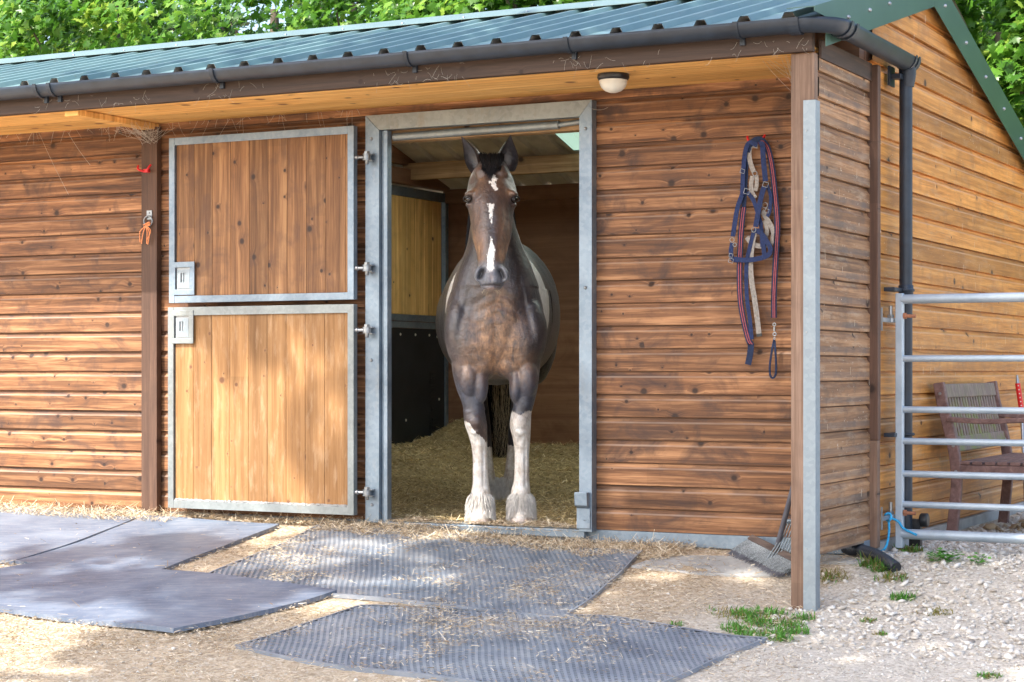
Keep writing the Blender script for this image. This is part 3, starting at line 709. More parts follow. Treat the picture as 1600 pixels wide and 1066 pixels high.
# --- head collars and lead ropes on the hook
def hz(X, Y, d=0.0):
    return onY(1100 + X / 2.6625, 200 + Y / 2.6625, -0.035 - d)
def strap(mb, pts, wd, d=0.0, th=0.0028):
    wd = wd * (1.18 if wd > 0.015 else 1.0)
    pts = [p if len(p) == 3 else (p[0], p[1], 0) for p in pts]
    mb.ribbon(catmull([hz(x, y, d + e) for x, y, e in pts], 7), wd, th)
def ring(mb, X, Y, r, d=0.02, t=0.0019, sq=False):
    r = r * 0.85; own = None
    if not isinstance(mb, MB): own = mb; mb = MB()
    c = hz(X, Y, d)
    if sq: q = [(-r, -r * .8), (r, -r * .8), (r, r * .8), (-r, r * .8), (-r, -r * .8)]; mb.tube([c + Vector((a * .9 + b * .3, 0, b - a * .3)) for a, b in q], t, 6)
    else: mb.tube([c + Vector((r * math.cos(a), 0, r * math.sin(a))) for a in [2 * math.pi * k / 16 for k in range(17)]], t, 6, False)
    if own is not None: mb.build('buckle' if sq else 'ring', M['steel'], own)
hc = thing('head_collar', hz(215, 80, 0.02), 'blue webbing head collar hanging in front on the hook', 'head collar')
m = MB()
strap(m, [(232, 72, 0.012), (243, 70, .01), (247, 130), (256, 222)], 0.023, 0.022)
strap(m, [(250, 245), (235, 300), (215, 412)], 0.023, 0.028)
strap(m, [(207, 425), (235, 436), (265, 478), (277, 508), (262, 532), (215, 546), (165, 550), (128, 545)], 0.021, 0.03)
strap(m, [(222, 72, .01), (190, 62, .01), (172, 100), (163, 190), (160, 280)], 0.021, 0.016)
strap(m, [(158, 280), (138, 340), (120, 452)], 0.021, 0.02)
strap(m, [(118, 478), (112, 515), (120, 545), (145, 552)], 0.020, 0.024)
strap(m, [(180, 268), (205, 300), (222, 350), (236, 400), (240, 440), (243, 495)], 0.018, 0.012)
strap(m, [(206, 436), (190, 500), (178, 560), (176, 640), (180, 720), (190, 790), (199, 880)], 0.018, 0.012)
strap(m, [(262, 240), (278, 285), (272, 350), (262, 368)], 0.016, 0.012)
strap(m, [(243, 440), (248, 500), (252, 530)], 0.02, 0.02)
m.build('straps', M['navy'], hc)
m = MB()
ring(hc, 256, 236, 0.017, 0.034, sq=True); ring(hc, 178, 264, 0.018, 0.03, sq=True); ring(hc, 207, 424, 0.014, 0.038); ring(hc, 117, 466, 0.014, 0.032)
ring(hc, 128, 486, 0.011, 0.034); ring(hc, 112, 552, 0.015, 0.036, sq=True); ring(hc, 160, 180, 0.014, 0.028, sq=True); ring(hc, 112, 530, 0.012, 0.036, sq=True)
hg = thing('head_collar', hz(205, 85, 0.0), 'grey webbing head collar hanging behind the blue one', 'head collar')
m = MB()
strap(m, [(225, 76), (195, 74), (188, 110), (195, 150), (208, 185)], 0.021, 0.008)
strap(m, [(202, 200), (196, 235), (200, 268), (214, 292)], 0.020, 0.008)
strap(m, [(218, 196), (220, 230), (214, 262)], 0.018, 0.006)
strap(m, [(240, 345), (262, 378), (285, 420), (288, 450), (278, 480), (235, 492), (200, 480), (178, 455)], 0.021, 0.004)
strap(m, [(250, 385), (262, 420), (258, 460)], 0.018, 0.003)
strap(m, [(212, 430), (203, 470), (197, 520), (194, 580), (199, 640), (210, 710), (220, 780), (229, 858)], 0.023, 0.010)
m.build('straps', M['greystrap'], hg)
m = MB(); ring(hg, 212, 190, 0.014, 0.014); ring(hg, 254, 322, 0.016, 0.012); ring(hg, 262, 345, 0.013, 0.014, sq=True)
for k, yy in enumerate((700, 730, 760, 790)): ring(hg, 208 + k * 4.5, yy, 0.0028, 0.0135, 0.0014)
m = MB(); strap(m, [(229, 856), (231, 868)], 0.024, 0.012); m.build('strap_tip', M['black'], hg)
lr = thing('lead_rein', hz(250, 60, 0.01), 'long dark blue lead rein with red stripes and a trigger clip', 'lead rein')
pth = [(165, 330), (155, 420), (150, 520), (148, 620), (152, 720), (165, 800), (185, 880), (197, 900)]
pr = [(190, 70, .01), (215, 50, .016), (240, 52, .012), (265, 85), (283, 165), (297, 290), (305, 400), (301, 500), (294, 620), (291, 700), (291, 790)]
pl_ = [(188, 75, .01), (178, 130), (172, 220), (165, 330)]
m = MB(); strap(m, pr, 0.026, 0.004); strap(m, pth, 0.026, 0.006); strap(m, pl_, 0.022, 0.004)
strap(m, [(196, 895), (192, 940), (183, 985)], 0.028, 0.006)
strap(m, [(292, 880), (282, 930), (274, 990), (276, 1030), (288, 1040), (299, 1020), (299, 960), (294, 885)], 0.010, 0.006, 0.006)
m.build('webbing', M['dkblue'], lr)
m = MB()
for dx in (-4, 4):
    strap(m, [(p[0] + dx * 0.9, p[1], (p[2] if len(p) > 2 else 0) + 0.0012) for p in pr[2:]], 0.0042, 0.0055, 0.003)
    strap(m, [(p[0] + dx * 1.1, p[1]) for p in pth], 0.0042, 0.0085, 0.003)
m.build('red_stripes', M['redstrap'], lr)
m = MB(); ring(m, 293, 818, 0.009, 0.012, 0.003); m.tube([hz(293, 828, .012), hz(293, 846, .012)], 0.006, 8); ring(m, 294, 858, 0.010, 0.012, 0.003); ring(m, 293, 876, 0.006, 0.012, 0.002)
m.build('trigger_clip', M['steel'], lr)

# --- broom and rake in the corner behind the post
ba, bb = onG(1150, 871), onG(1219, 903)
br = thing('broom', (ba + bb) / 2, 'stable broom with wooden block and dirty bristles in the corner', 'broom')
ax = (bb - ba).normalized(); ba.z += 0.014; bb.z += 0.006; A = ba + Vector((0.075, 0.050, 0.078)); B = bb + Vector((0.078, 0.050, 0.072))
m = MB(); m.obox((A + B) / 2, (B - A) * 0.56, Vector((-0.008, -0.006, 0.009)), Vector((0.008, 0.018, 0.011)))
M['broom_block'] = wood('broom block', 0, 2, 0.5, 0, (0.07, 0.055, 0.05), (0.12, 0.09, 0.08), (0.20, 0.15, 0.12), knots=0.0, stain=0.3)
m.build('broom_block', M['broom_block'], br, bevel=0.008, seg=3)
M['bristle'] = plain('grey bristles', (0.26, 0.285, 0.30), 0.8, var=0.85, scale=260)
rr = random.Random(4); m = MB(); M['handle'] = plain('grey painted handle', (0.10, 0.10, 0.12), 0.6, var=0.3)
m2 = MB()
for i in range(2600):
    s = rr.random(); q = rr.uniform(-1, 1)
    root = A.lerp(B, s * 1.10 - 0.05) + Vector((0.008, 0.018, 0.011)) * q * 0.9 + Vector((-0.008, -0.008, 0.0))
    tip = ba.lerp(bb, s * 1.06 - 0.03 + rr.uniform(-.02, .02)) + Vector((0.035, 0.05, 0.0)) * (q * 1.0 + 0.1) + Vector((rr.uniform(-.012, .012), rr.uniform(-.012, .012), rr.uniform(0, .012)))
    mid = root.lerp(tip, 0.5) + Vector((-0.008, -0.008, 0.0)); n_ = Vector((rr.uniform(0.0008, 0.0022), 0.0006, 0))
    q2 = root.lerp(tip, .72); m.add([root - n_, root + n_, mid + n_, mid - n_, q2 + n_, q2 - n_], [(0, 1, 2, 3), (3, 2, 4, 5)]); m2.add([q2 - n_, q2 + n_, tip + n_ * .6, tip - n_ * .6], [(0, 1, 2, 3)])
m.build('bristles', M['bristle'], br, fixn=False); m2.build('bristle_tips', M['handle'], br, fixn=False, label='dark worn ends of the bristles')
h0 = (A + B) / 2 + Vector((0.004, 0.004, 0.01)); h1 = onY(1237, 770, -0.27); d = (h1 - h0); k = (-2.90 - h0.x) / d.x
m = MB(); m.tube([h0, h0 + d * k], 0.0135, 12); m.build('broom_handle', M['handle'], br)
rk = thing('rake', onG(1236, 880), 'spring tined rake leaning in the corner behind the broom', 'rake')
m = MB(); c0 = onY(1228, 815, -0.16); c1 = c0 + Vector((0.235, 0.05, 0.02)); m.tube([c0, c1], 0.012, 10)
m.build('rake_bar', M['galv'], rk)
m = MB()
for i in range(17):
    s = i / 16; a = c0.lerp(c1, s); gz_ = ground_z(a.x - 0.05, a.y - 0.16)
    m.tube(catmull([a, a + Vector((-0.02 - 0.01 * s, -0.05, -0.09)), Vector((a.x - 0.06 + 0.02 * s, a.y - 0.14, gz_ + 0.04)), Vector((a.x - 0.065 + 0.02 * s, a.y - 0.17, gz_ + 0.004))], 4), 0.0035, 6)
m.build('tines', M['galv_pale'], rk)
m = MB(); m.tube([c0.lerp(c1, .5), Vector((-2.92, -0.05, 1.15))], 0.013, 10); m.build('rake_handle', M['handle'], rk)

# --- field gate hung across the end of the stable
GY = 0.33
gate = thing('field_gate', (-2.73, GY, -0.05), 'galvanised seven bar field gate hinged beside the downpipe', 'gate')
M['gate'] = metal_galv('gate tube', (0.50, 0.58, 0.65), (0.34, 0.42, 0.50), rough=0.45, met=0.45, dirt=0.12)
GX1 = -0.75
m = MB(); m.box(-2.752, -2.714, GY - 0.019, GY + 0.019, -0.06, 1.235); m.build('hinge_stile', M['gate'], gate, bevel=0.004)
m = MB(); m.box(GX1, GX1 + 0.038, GY - 0.019, GY + 0.019, -0.06, 1.235); m.build('latch_stile', M['gate'], gate, bevel=0.004)
for z, r in ((1.205, 0.024), (0.903, 0.017), (0.644, 0.017), (0.484, 0.017), (0.318, 0.017), (0.163, 0.017), (0.012, 0.026)):
    m = MB(); m.tube([(-2.722, GY, z), (GX1 + 0.01, GY, z)], r, 18); m.build('gate_rail', M['gate'], gate)
def gate_hinge(z, nm):
    m = MB(); m.box(-2.822 + 0.042, -2.772, 0.152, 0.160, z - 0.055, z + 0.06); m.beam((-2.776, 0.16, z), (-2.776, GY, z), 0.012, 0.022)
    m.beam((-2.776, GY, z), (-2.752, GY, z), 0.02, 0.022)
    m.lathe((-2.778, GY - 0.01, z - 0.010), [(0.021, 0), (0.021, 0.022)], 'z', 14); m.lathe((-2.778, GY - 0.01, z + 0.012), [(0.010, 0), (0.010, 0.062)], 'z', 12)
    m.lathe((-2.778, GY - 0.01, z + 0.014), [(0.017, 0), (0.017, 0.014)], 'z', 6, False)
    h = m.build('gate_hinge', M['steel'], gate)
    m = MB(); m.tube([(-2.714, GY - 0.004, z + 0.022), (-2.650, GY - 0.004, z + 0.020)], 0.009, 10); m.lathe((-2.712, GY - 0.004, z + 0.022), [(0.017, 0), (0.017, 0.014)], 'x', 6, False)
    m.build('rusty_bolt', M['rust'], h)
gate_hinge(1.098, 'a'); gate_hinge(0.098, 'b')
m = MB(); m.lathe((-2.668, 0.47, 0.075), [(0.026, 0), (0.036, 0.006), (0.036, 0.040), (0.028, 0.044)], 'x', 20)
m.box(-2.72, -2.66, 0.45, 0.49, -0.06, 0.08)
tag(m.build('pipe_socket', M['black'], None, bevel=0.002), 'black round plastic pipe socket low behind the gate stile', 'pipe fitting')
# --- blue rope
rp_ = thing('blue_rope', onY(1388, 806, GY - 0.05), 'bright blue rope knotted round the lower gate hinge', 'rope')
m = MB(); kn = onY(1388, 808, GY - 0.045)
p1 = onY(1389, 832, 0.25); p2 = onY(1384, 855, 0.12); p3 = onG(1372, 862, 0.012); p4 = onG(1352, 856, 0.03); p5 = onG(1335, 853, 0.03); p6 = onG(1308, 862, 0.01)
m.tube(catmull([kn, p1, p2, p3, p4, p5, p6], 8), 0.0062, 8)
m.tube(catmull([kn, kn + Vector((0.05, 0.0, -0.02)), onY(1412, 826, GY - 0.03), onY(1432, 836, GY - 0.05)], 6), 0.0062, 8)
m.tube([kn + Vector((0.016 * math.cos(a), -0.004 + 0.004 * math.sin(2 * a), 0.019 * math.sin(a))) for a in [k * 0.5 for k in range(27)]], 0.0065, 8)
m.build('rope_strand', M['blue_rope'], rp_)
# --- corrugated drain hose
q = catmull([onG(1300, 850, 0.03), onG(1325, 857, 0.035), onG(1348, 861, 0.035), onG(1375, 871, 0.035), onG(1400, 888, 0.02)], 40)
m = MB(); m.tube(q, [0.0285 + 0.0035 * math.sin(i * 2 * math.pi / 4) for i in range(len(q))], 18)
tag(m.build('drain_hose', M['hose'], None), 'black corrugated drain hose coming out below the end panel', 'hose')

# --- bench
BN = thing('garden_bench', (-2.45, 1.8, -0.06), 'weathered hardwood slatted garden bench against the gable wall', 'bench')
Y0, Y1 = 1.20, 2.42; GZ = ground_z(-2.5, 1.5)
def bleg(y):
    m = MB(); pts = [(-2.762, 0.775), (-2.742, 0.66), (-2.70, 0.50), (-2.672, 0.36), (-2.664, 0.22), (-2.676, 0.08), (-2.695, GZ - 0.02)]
    cl = catmull([Vector((a, y, b)) for a, b in pts], 5); m.ribbon(cl, 0.058, 0.045, (0, 1, 0)); m.build('back_leg', M['bench'], BN, bevel=0.006)
bleg(Y0); bleg(Y1)
for y in (Y0, Y1):
    m = MB(); m.ribbon(catmull([Vector((-2.13, y, 0.57)), Vector((-2.135, y, 0.3)), Vector((-2.12, y, GZ - 0.02))], 4), 0.055, 0.045, (0, 1, 0)); m.build('front_leg', M['bench'], BN, bevel=0.005)
    m = MB(); m.ribbon(catmull([Vector((-2.715, y, 0.575)), Vector((-2.5, y, 0.565)), Vector((-2.25, y, 0.575)), Vector((-2.06, y, 0.56))], 5), 0.028, 0.062, (0, 1, 0)); m.build('armrest', M['bench'], BN, bevel=0.006)
    m = MB(); m.box(-2.65, -2.15, y - 0.017, y + 0.017, 0.250, 0.325); m.build('side_rail', M['bench'], BN, bevel=0.004)
    
m = MB(); m.box(-2.165, -2.135, Y0 + 0.02, Y1 - 0.02, 0.25, 0.325); m.box(-2.65, -2.62, Y0 + 0.02, Y1 - 0.02, 0.26, 0.325); m.build('seat_rail', M['bench'], BN, bevel=0.004)
m = MB()
for k in range(8): m.box(-2.645 + k * 0.068, -2.645 + k * 0.068 + 0.056, Y0 - 0.015, Y1 + 0.015, 0.328, 0.346)
m.build('seat', M['bench'], BN, bevel=0.003)
u = Vector((-2.757, 0, 0.765)) - Vector((-2.69, 0, 0.435)); u.normalize(); nb = Vector((u.z, 0, -u.x))
def bk(a, z): return Vector((-2.69 + (z - 0.435) * (-0.067 / 0.33), a, z))
m = MB(); m.beam(bk(Y0 + 0.02, 0.728), bk(Y1 - 0.02, 0.728), 0.028, 0.078, nb.cross(Vector((0, 1, 0)))); m.build('top_rail', M['bench_algae'], BN, bevel=0.005)
m = MB(); m.beam(bk(Y0 + 0.02, 0.435), bk(Y1 - 0.02, 0.435), 0.028, 0.085, nb.cross(Vector((0, 1, 0)))); m.build('bottom_rail', M['bench_algae'], BN, bevel=0.005)
m = MB()
for k in range(19):
    y = Y0 + 0.065 + k * (Y1 - Y0 - 0.13) / 18; m.beam(bk(y, 0.475), bk(y, 0.692), 0.031, 0.014, (1, 0, 0.2))
m.build('back_slats', M['bench_algae'], BN, bevel=0.002, seg=1)
m = MB()
for y in (Y0, Y1):
    for a, z in ((-2.752, 0.715), (-2.678, 0.43), (-2.664, 0.29)): m.lathe((a, y - 0.0225, z), [(0.009, 0), (0.007, -0.003)], 'y', 10)
m.build('plugs', M['steel'], BN)
# --- red handled stick
sk = thing('walking_stick', onX(1606, 800, -2.62), 'red gripped grey stick leaning on the gable wall past the bench', 'stick')
pa, pb, pc, pd = onX(1589.0, 586, -2.74), onX(1590.0, 599, -2.735), onX(1596, 640, -2.715), onX(1603, 800, -2.62)
m = MB(); m.tube([pb, pc], 0.017, 12); gr_ = m.build('grip', M['red'], sk)
m = MB(); m.tube([pa, pb], [0.006, 0.012], 10); m.tube([pc, pd], 0.010, 10); m.build('shaft', M['steel'], sk)
m = MB()
for k in range(6):
    p = pb.lerp(pc, (k + .6) / 6.6) + Vector((0.006, -0.016, 0)); m.lathe(p, [(0.0045, 0), (0.004, -0.003)], 'y', 8)
m.build('grip_studs', M['lamp_glass'], gr_)

# --- paving slabs by the wall
def slab(px, lab, th=0.03):
    P_ = [onG(x, y, 0.012) for x, y in px]; m = MB(); m.prism([(p.x, p.y, p.z) for p in P_], (0, 0, -th - 0.03))
    return tag(m.build('paving_slab', M['concrete'], None, bevel=0.006), lab, 'paving slab')
slab([(985, 884), (1030, 867), (1262, 869), (1262, 893), (1180, 900), (1075, 893)], 'half buried grey slab lying in front of the base rail')
slab([(1270, 858), (1390, 838), (1432, 834), (1392, 872), (1345, 878), (1275, 878)], 'grey slab sticking out below the end panel')

# ================================================================== MATS
t = NT('dusty smooth rubber'); n1 = t.noise(t.pos, 2.2, 6, 0.65, 0.4); P = t.sep()
n2 = t.noise(t.comb(t.math('MULTIPLY', t.math('ADD', P[0], t.math('MULTIPLY', P[1], 0.5)), 3.0), t.math('MULTIPLY', t.math('SUBTRACT', P[1], t.math('MULTIPLY', P[0], 0.5)), 16.0), 0.0), 2.0, 5, 0.65)
c = t.ramp(n1, [(0.3, (0.068, 0.096, 0.150)), (0.5, (0.112, 0.150, 0.218)), (0.72, (0.20, 0.245, 0.315))])
c = t.mix(t.math('MULTIPLY', t.ramp(n2, [(0.45, 0.0), (0.65, 1.0)]), 0.4), c, (0.33, 0.35, 0.38))
c = t.mix(t.math('MULTIPLY', t.ramp(t.noise(t.pos, 60, 4, 0.7), [(0.60, 0.0), (0.68, 1.0)]), 0.5), c, (0.45, 0.38, 0.29))
t.bump(t.noise(t.pos, 50, 4), 0.15, 0.004); M['mat'] = t.set(c, 0.48, Specular_IOR_Level=0.5)
t = NT('ringed rubber'); n1 = t.noise(t.pos, 3.0, 6, 0.65)
c = t.ramp(n1, [(0.3, (0.13, 0.155, 0.195)), (0.5, (0.215, 0.245, 0.29)), (0.7, (0.36, 0.37, 0.385))]); M['ringmat'] = t.set(c, 0.45)
t = NT('packed chaff'); n1 = t.noise(t.pos, 60, 5, 0.75); n2 = t.noise(t.pos, 3, 4, 0.6); n1 = t.math('ADD', t.math('MULTIPLY', n1, 0.7), t.math('MULTIPLY', n2, 0.3))
c = t.ramp(n1, [(0.42, (0.035, 0.045, 0.065)), (0.54, (0.15, 0.14, 0.13)), (0.64, (0.55, 0.47, 0.36))]); t.bump(n1, 0.5, 0.006); M['chaff'] = t.set(c, 0.9)
def flatmat(name, p, uvec, vvec, lu, lv, lab, th=0.014, dz=0.004, ring_=False, flare=0.0, seed=1):
    """mat with a corner at p, edges along uvec and vvec (ground directions), draped on the ground"""
    u_ = Vector((uvec.x, uvec.y, 0)).normalized(); v_ = Vector((vvec.x, vvec.y, 0)).normalized()
    rr = random.Random(seed)
    def q(a, b, top):
        b = b * (1 + flare * a / lu)
        e = 0.009 * math.sin(a * 2.0 + seed) + 0.003 * math.sin(a * 9 + seed * 3); f_ = 0.009 * math.sin(b * 3.1 + seed * 2) + 0.003 * math.sin(b * 11 + seed)
        P_ = Vector((p.x, p.y, 0)) + u_ * (a + f_) + v_ * (b + e)
        z = ground_z(P_.x, P_.y) + dz + 0.003 * math.sin(a * 3.3 + seed) * math.sin(b * 4.1 + seed) + 0.002
        ed = min(a, lu - a, b, lv - b); z += 0.007 * math.exp(-(ed / 0.05) ** 2) * (0.5 + 0.5 * math.sin(a * 5 + b * 4 + seed))
        return (P_.x, P_.y, z + (th if top else 0))
    m = MB()
    if not ring_:
        nu, nv = int(lu / 0.04), int(lv / 0.04)
        T = [[q(lu * i / nu, lv * j / nv, True) for i in range(nu + 1)] for j in range(nv + 1)]
        vs = [x for r_ in T for x in r_]; fs = []
        for j in range(nv):
            for i in range(nu):
                a = j * (nu + 1) + i; fs.append((a, a + 1, a + nu + 2, a + nu + 1))
        m.add(vs, fs, True)
        bd = [(i, 0) for i in range(nu)] + [(nu, j) for j in range(nv)] + [(i, nv) for i in range(nu, 0, -1)] + [(0, j) for j in range(nv, 0, -1)]
        bt = [q(lu * i / nu, lv * j / nv, True) for i, j in bd]; bo = [q(lu * i / nu, lv * j / nv, False) for i, j in bd]; bo = [(a, b, c_ - 0.008) for a, b, c_ in bo]
        n = len(bd); m.add(bt + bo, [(i, (i + 1) % n, (i + 1) % n + n, i + n) for i in range(n)])
    else:
        cell = 0.0262; gu_ = Vector((0.857, 0.515, 0)); gv_ = Vector((-0.515, 0.857, 0)); det = u_.x * v_.y - u_.y * v_.x
        p2 = Vector((p.x, p.y, 0)); cs = [p2, p2 + u_ * lu, p2 + v_ * lv, p2 + u_ * lu + v_ * lv]
        i0, i1 = int(min(c_.dot(gu_) for c_ in cs) / cell) - 1 - int(flare * lv / cell), int(max(c_.dot(gu_) for c_ in cs) / cell) + 1 + int(flare * lv / cell)
        j0, j1 = int(min(c_.dot(gv_) for c_ in cs) / cell) - 1 - int(flare * lv / cell), int(max(c_.dot(gv_) for c_ in cs) / cell) + 1 + int(flare * lv / cell)
        def ab(P_):
            r_ = P_ - p2; a_ = (r_.x * v_.y - r_.y * v_.x) / det; return a_, (u_.x * r_.y - u_.y * r_.x) / det / (1 + flare * min(max(a_, 0), lu) / lu)
        vs = []; fs = []; idx = {}; off_ = {0: (0, 0), 1: (.24, .12), 2: (.76, .12), 3: (.76, .88), 4: (.24, .88)}
        def V(i, j, k, top):
            key = (i, j, k, top)
            if key not in idx:
                P_ = gu_ * ((i + off_[k][0]) * cell) + gv_ * ((j + off_[k][1]) * cell); a, b = ab(P_); idx[key] = len(vs)
                vs.append(q(min(max(a, 0), lu), min(max(b, 0), lv), top))
            return idx[key]
        for j in range(j0, j1):
            for i in range(i0, i1):
                a, b = ab(gu_ * ((i + .5) * cell) + gv_ * ((j + .5) * cell)); e_ = min(a, lu - a, b, lv - b)
                if e_ < 0.012: continue
                o = [V(i, j, 0, 1), V(i + 1, j, 0, 1), V(i + 1, j + 1, 0, 1), V(i, j + 1, 0, 1)]; h = [V(i, j, k, 1) for k in (1, 2, 3, 4)]; hb = [V(i, j, k, 0) for k in (1, 2, 3, 4)]
                for k in range(4):
                    k2 = (k + 1) % 4; fs.append((o[k], o[k2], h[k2], h[k])); fs.append((h[k], h[k2], hb[k2], hb[k]))
        m.add(vs, fs)
        nb = 60; bd = [(k / nb, 0, 0, 1) for k in range(nb)] + [(1, k / nb, -1, 0) for k in range(nb)] + [(1 - k / nb, 1, 0, -1) for k in range(nb)] + [(0, 1 - k / nb, 1, 0) for k in range(nb)]
        bw = 0.011; rows_ = []
        for a, b, da, db in bd:
            A1, B1 = a * lu, b * lv; ia = min(max(A1, bw), lu - bw); ib = min(max(B1, bw), lv - bw)
            o_ = Vector(q(A1, B1, True)); i_ = Vector(q(ia, ib, True)); l_ = Vector(q(A1, B1, False)); rows_ += [o_ + Vector((0, 0, .0015)), i_ + Vector((0, 0, .0015)), l_ - Vector((0, 0, .008))]
        n = len(bd); m.add(rows_, [f for k in range(n) for f in ((3 * k, 3 * ((k + 1) % n), 3 * ((k + 1) % n) + 1, 3 * k + 1), (3 * k, 3 * k + 2, 3 * ((k + 1) % n) + 2, 3 * ((k + 1) % n)))])
    if ring_:       # chaff packed into the holes, a few millimetres below the top
        fm_ = MB(); nu, nv = int(lu / .05), int(lv / .05); g_ = [[q(lu * i / nu, lv * j / nv, True) for i in range(nu + 1)] for j in range(nv + 1)]
        vs = [(a, b, c_ - 0.0055) for r_ in g_ for a, b, c_ in r_]; fs = [(j * (nu + 1) + i, j * (nu + 1) + i + 1, (j + 1) * (nu + 1) + i + 1, (j + 1) * (nu + 1) + i) for j in range(nv) for i in range(nu)]
        k_ = [i for i in range(len(vs))]; fm_.add(vs, fs, True)
        tag(fm_.build('packed_chaff', M['chaff'], None, fixn=False), 'chaff packed in the holes of the ' + lab, 'chaff', kind='stuff')
    return tag(m.build(name, M['ringmat' if ring_ else 'mat'], None, fixn=False), lab, 'rubber mat', 'perforated rubber mats' if ring_ else 'smooth rubber mats')
# perforated mats
tr1, tl1, bl1 = onG(1006, 866), onG(497, 825), onG(316, 908)
flatmat('perforated_mat', tl1, tr1 - tl1, bl1 - tl1, (tr1 - tl1).length, (bl1 - tl1).length, 'perforated rubber mat directly in front of the doorway', ring_=True, seed=3, th=0.010)
tr2, tl2, bl2 = onG(1194, 1003), onG(560, 952), onG(372, 1013)
d2 = (tr2 - tl2)
flatmat('perforated_mat', tl2, d2, bl2 - tl2, d2.length, (bl2 - tl2).length, 'perforated rubber mat nearest the camera, half under chaff', ring_=True, seed=7, th=0.010, flare=0.75)
# smooth mats at the left
trf, brf = onG(525, 933), onG(268, 996); dl = onG(0, 960) - brf
flatmat('smooth_mat', brf, dl, trf - brf, 1.9, (trf - brf).length, 'smooth blue grey rubber mat nearest the camera at the left', seed=2, dz=0.014)
tr3, br3 = onG(438, 824), onG(250, 898); dl3 = onG(250, 812) - tr3
flatmat('smooth_mat', br3, dl3, tr3 - br3, 0.98, (tr3 - br3).length * 0.985, 'smooth rubber mat below the folded door leaves', seed=4, dz=0.004)
b4 = br3 + dl3.normalized() * 0.995
flatmat('smooth_mat', b4, dl3, tr3 - br3, 1.15, (tr3 - br3).length * 0.97, 'smooth rubber mat in the sun left of the dark post', seed=5, dz=0.006)
b5 = b4 + dl3.normalized() * 1.165
flatmat('smooth_mat', b5, dl3, tr3 - br3, 1.2, (tr3 - br3).length * 1.0, 'smooth rubber mat at the far left edge of the yard', seed=6, dz=0.004)

# ================================================================== LOOSE STUFF: straw, bedding, stones, grass
rng = np.random.default_rng(11)
def gz_np(X, Y):
    return np.array([ground_z(float(a), float(b)) for a, b in zip(X, Y)])
def np_mesh(name, V, F, mat, tone=None, parent=None, smooth=False):
    """V (n,3), F (m,k) fixed size faces, tone per vertex"""
    me = bpy.data.meshes.new(name); n, k = len(F), F.shape[1]
    if parent is not None: V = V - np.array(wloc(parent))
    me.vertices.add(len(V)); me.vertices.foreach_set('co', V.astype(np.float32).ravel())
    me.loops.add(n * k); me.loops.foreach_set('vertex_index', F.astype(np.int32).ravel())
    me.polygons.add(n); me.polygons.foreach_set('loop_start', np.arange(0, n * k, k, dtype=np.int32))
    me.polygons.foreach_set('loop_total', np.full(n, k, dtype=np.int32))
    me.update(calc_edges=True); me.validate()
    if smooth: me.polygons.foreach_set('use_smooth', np.ones(n, dtype=bool))
    if tone is not None:
        a = me.attributes.new('tone', 'FLOAT', 'POINT'); a.data.foreach_set('value', tone.astype(np.float32))
    me.materials.append(mat); o = bpy.data.objects.new(name, me); COL.objects.link(o)
    if parent is not None: o.parent = parent
    return o
def tone_mat(name, stops, rough=0.8, trans=0.0):
    t = NT(name); f = attr_tone(t); c = t.ramp(f, stops); t.set(c, rough, Specular_IOR_Level=0.3)
    if trans:
        tr = t.n('ShaderNodeBsdfTranslucent'); t.l(c, tr.inputs[0]); mx = t.n('ShaderNodeMixShader'); mx.inputs[0].default_value = trans
        t.t.links.new(t.b.outputs[0], mx.inputs[1]); t.t.links.new(tr.outputs[0], mx.inputs[2]); t.t.links.new(mx.outputs[0], t.out.inputs[0])
    return t.m
M['straw'] = tone_mat('straw', [(0.0, (0.20, 0.13, 0.07)), (0.35, (0.42, 0.31, 0.19)), (0.7, (0.64, 0.53, 0.38)), (1.0, (0.84, 0.76, 0.62))])
M['bed'] = tone_mat('damp bedding', [(0.0, (0.16, 0.11, 0.045)), (0.35, (0.56, 0.42, 0.20)), (0.75, (0.82, 0.66, 0.38)), (1.0, (0.94, 0.87, 0.68))])
M['stone'] = tone_mat('chalk and flint stones', [(0.0, (0.28, 0.24, 0.20)), (0.3, (0.48, 0.43, 0.37)), (0.7, (0.62, 0.58, 0.52)), (1.0, (0.76, 0.735, 0.69))], 0.9)
M['grass'] = tone_mat('grass blades', [(0.0, (0.34, 0.26, 0.10)), (0.25, (0.22, 0.24, 0.05)), (0.6, (0.09, 0.27, 0.04)), (1.0, (0.18, 0.42, 0.08))], 0.6, 0.3)
def strands(P, ln, wd, lift=0.35):
    n = len(P); a = rng.uniform(0, 2 * np.pi, n); e = rng.normal(0, lift, n)
    d = np.stack([np.cos(a) * np.cos(e), np.sin(a) * np.cos(e), np.abs(np.sin(e))], 1)
    s = np.stack([-np.sin(a), np.cos(a), np.zeros(n)], 1); up = rng.normal(0, 0.6, n)[:, None] * np.array([0, 0, 1.0])
    s = s + up; s /= np.linalg.norm(s, axis=1)[:, None]
    L_ = ln[:, None] / 2; W_ = wd[:, None] / 2; c = P + np.stack([0 * a, 0 * a, np.abs(d[:, 2]) * ln / 2], 1)
    V = np.stack([c - d * L_ - s * W_, c + d * L_ - s * W_ * .7, c + d * L_ + s * W_ * .7, c - d * L_ + s * W_], 1).reshape(-1, 3)
    F = np.arange(4 * n).reshape(n, 4); return V, F
def inview(X, Y, pad=0.3):
    s, c = math.sin(YAW), math.cos(YAW); rx, ry = X - CAM.x, Y - CAM.y
    dep = -rx * s + ry * c; lat = rx * c + ry * s
    return (np.abs(lat) < dep * 0.2673 + pad) & (dep > 4.0)
def nz(X, Y, s, z=0.0):
    return np.array([mnoise.noise(Vector((float(a) * s, float(b) * s, z))) for a, b in zip(X, Y)])
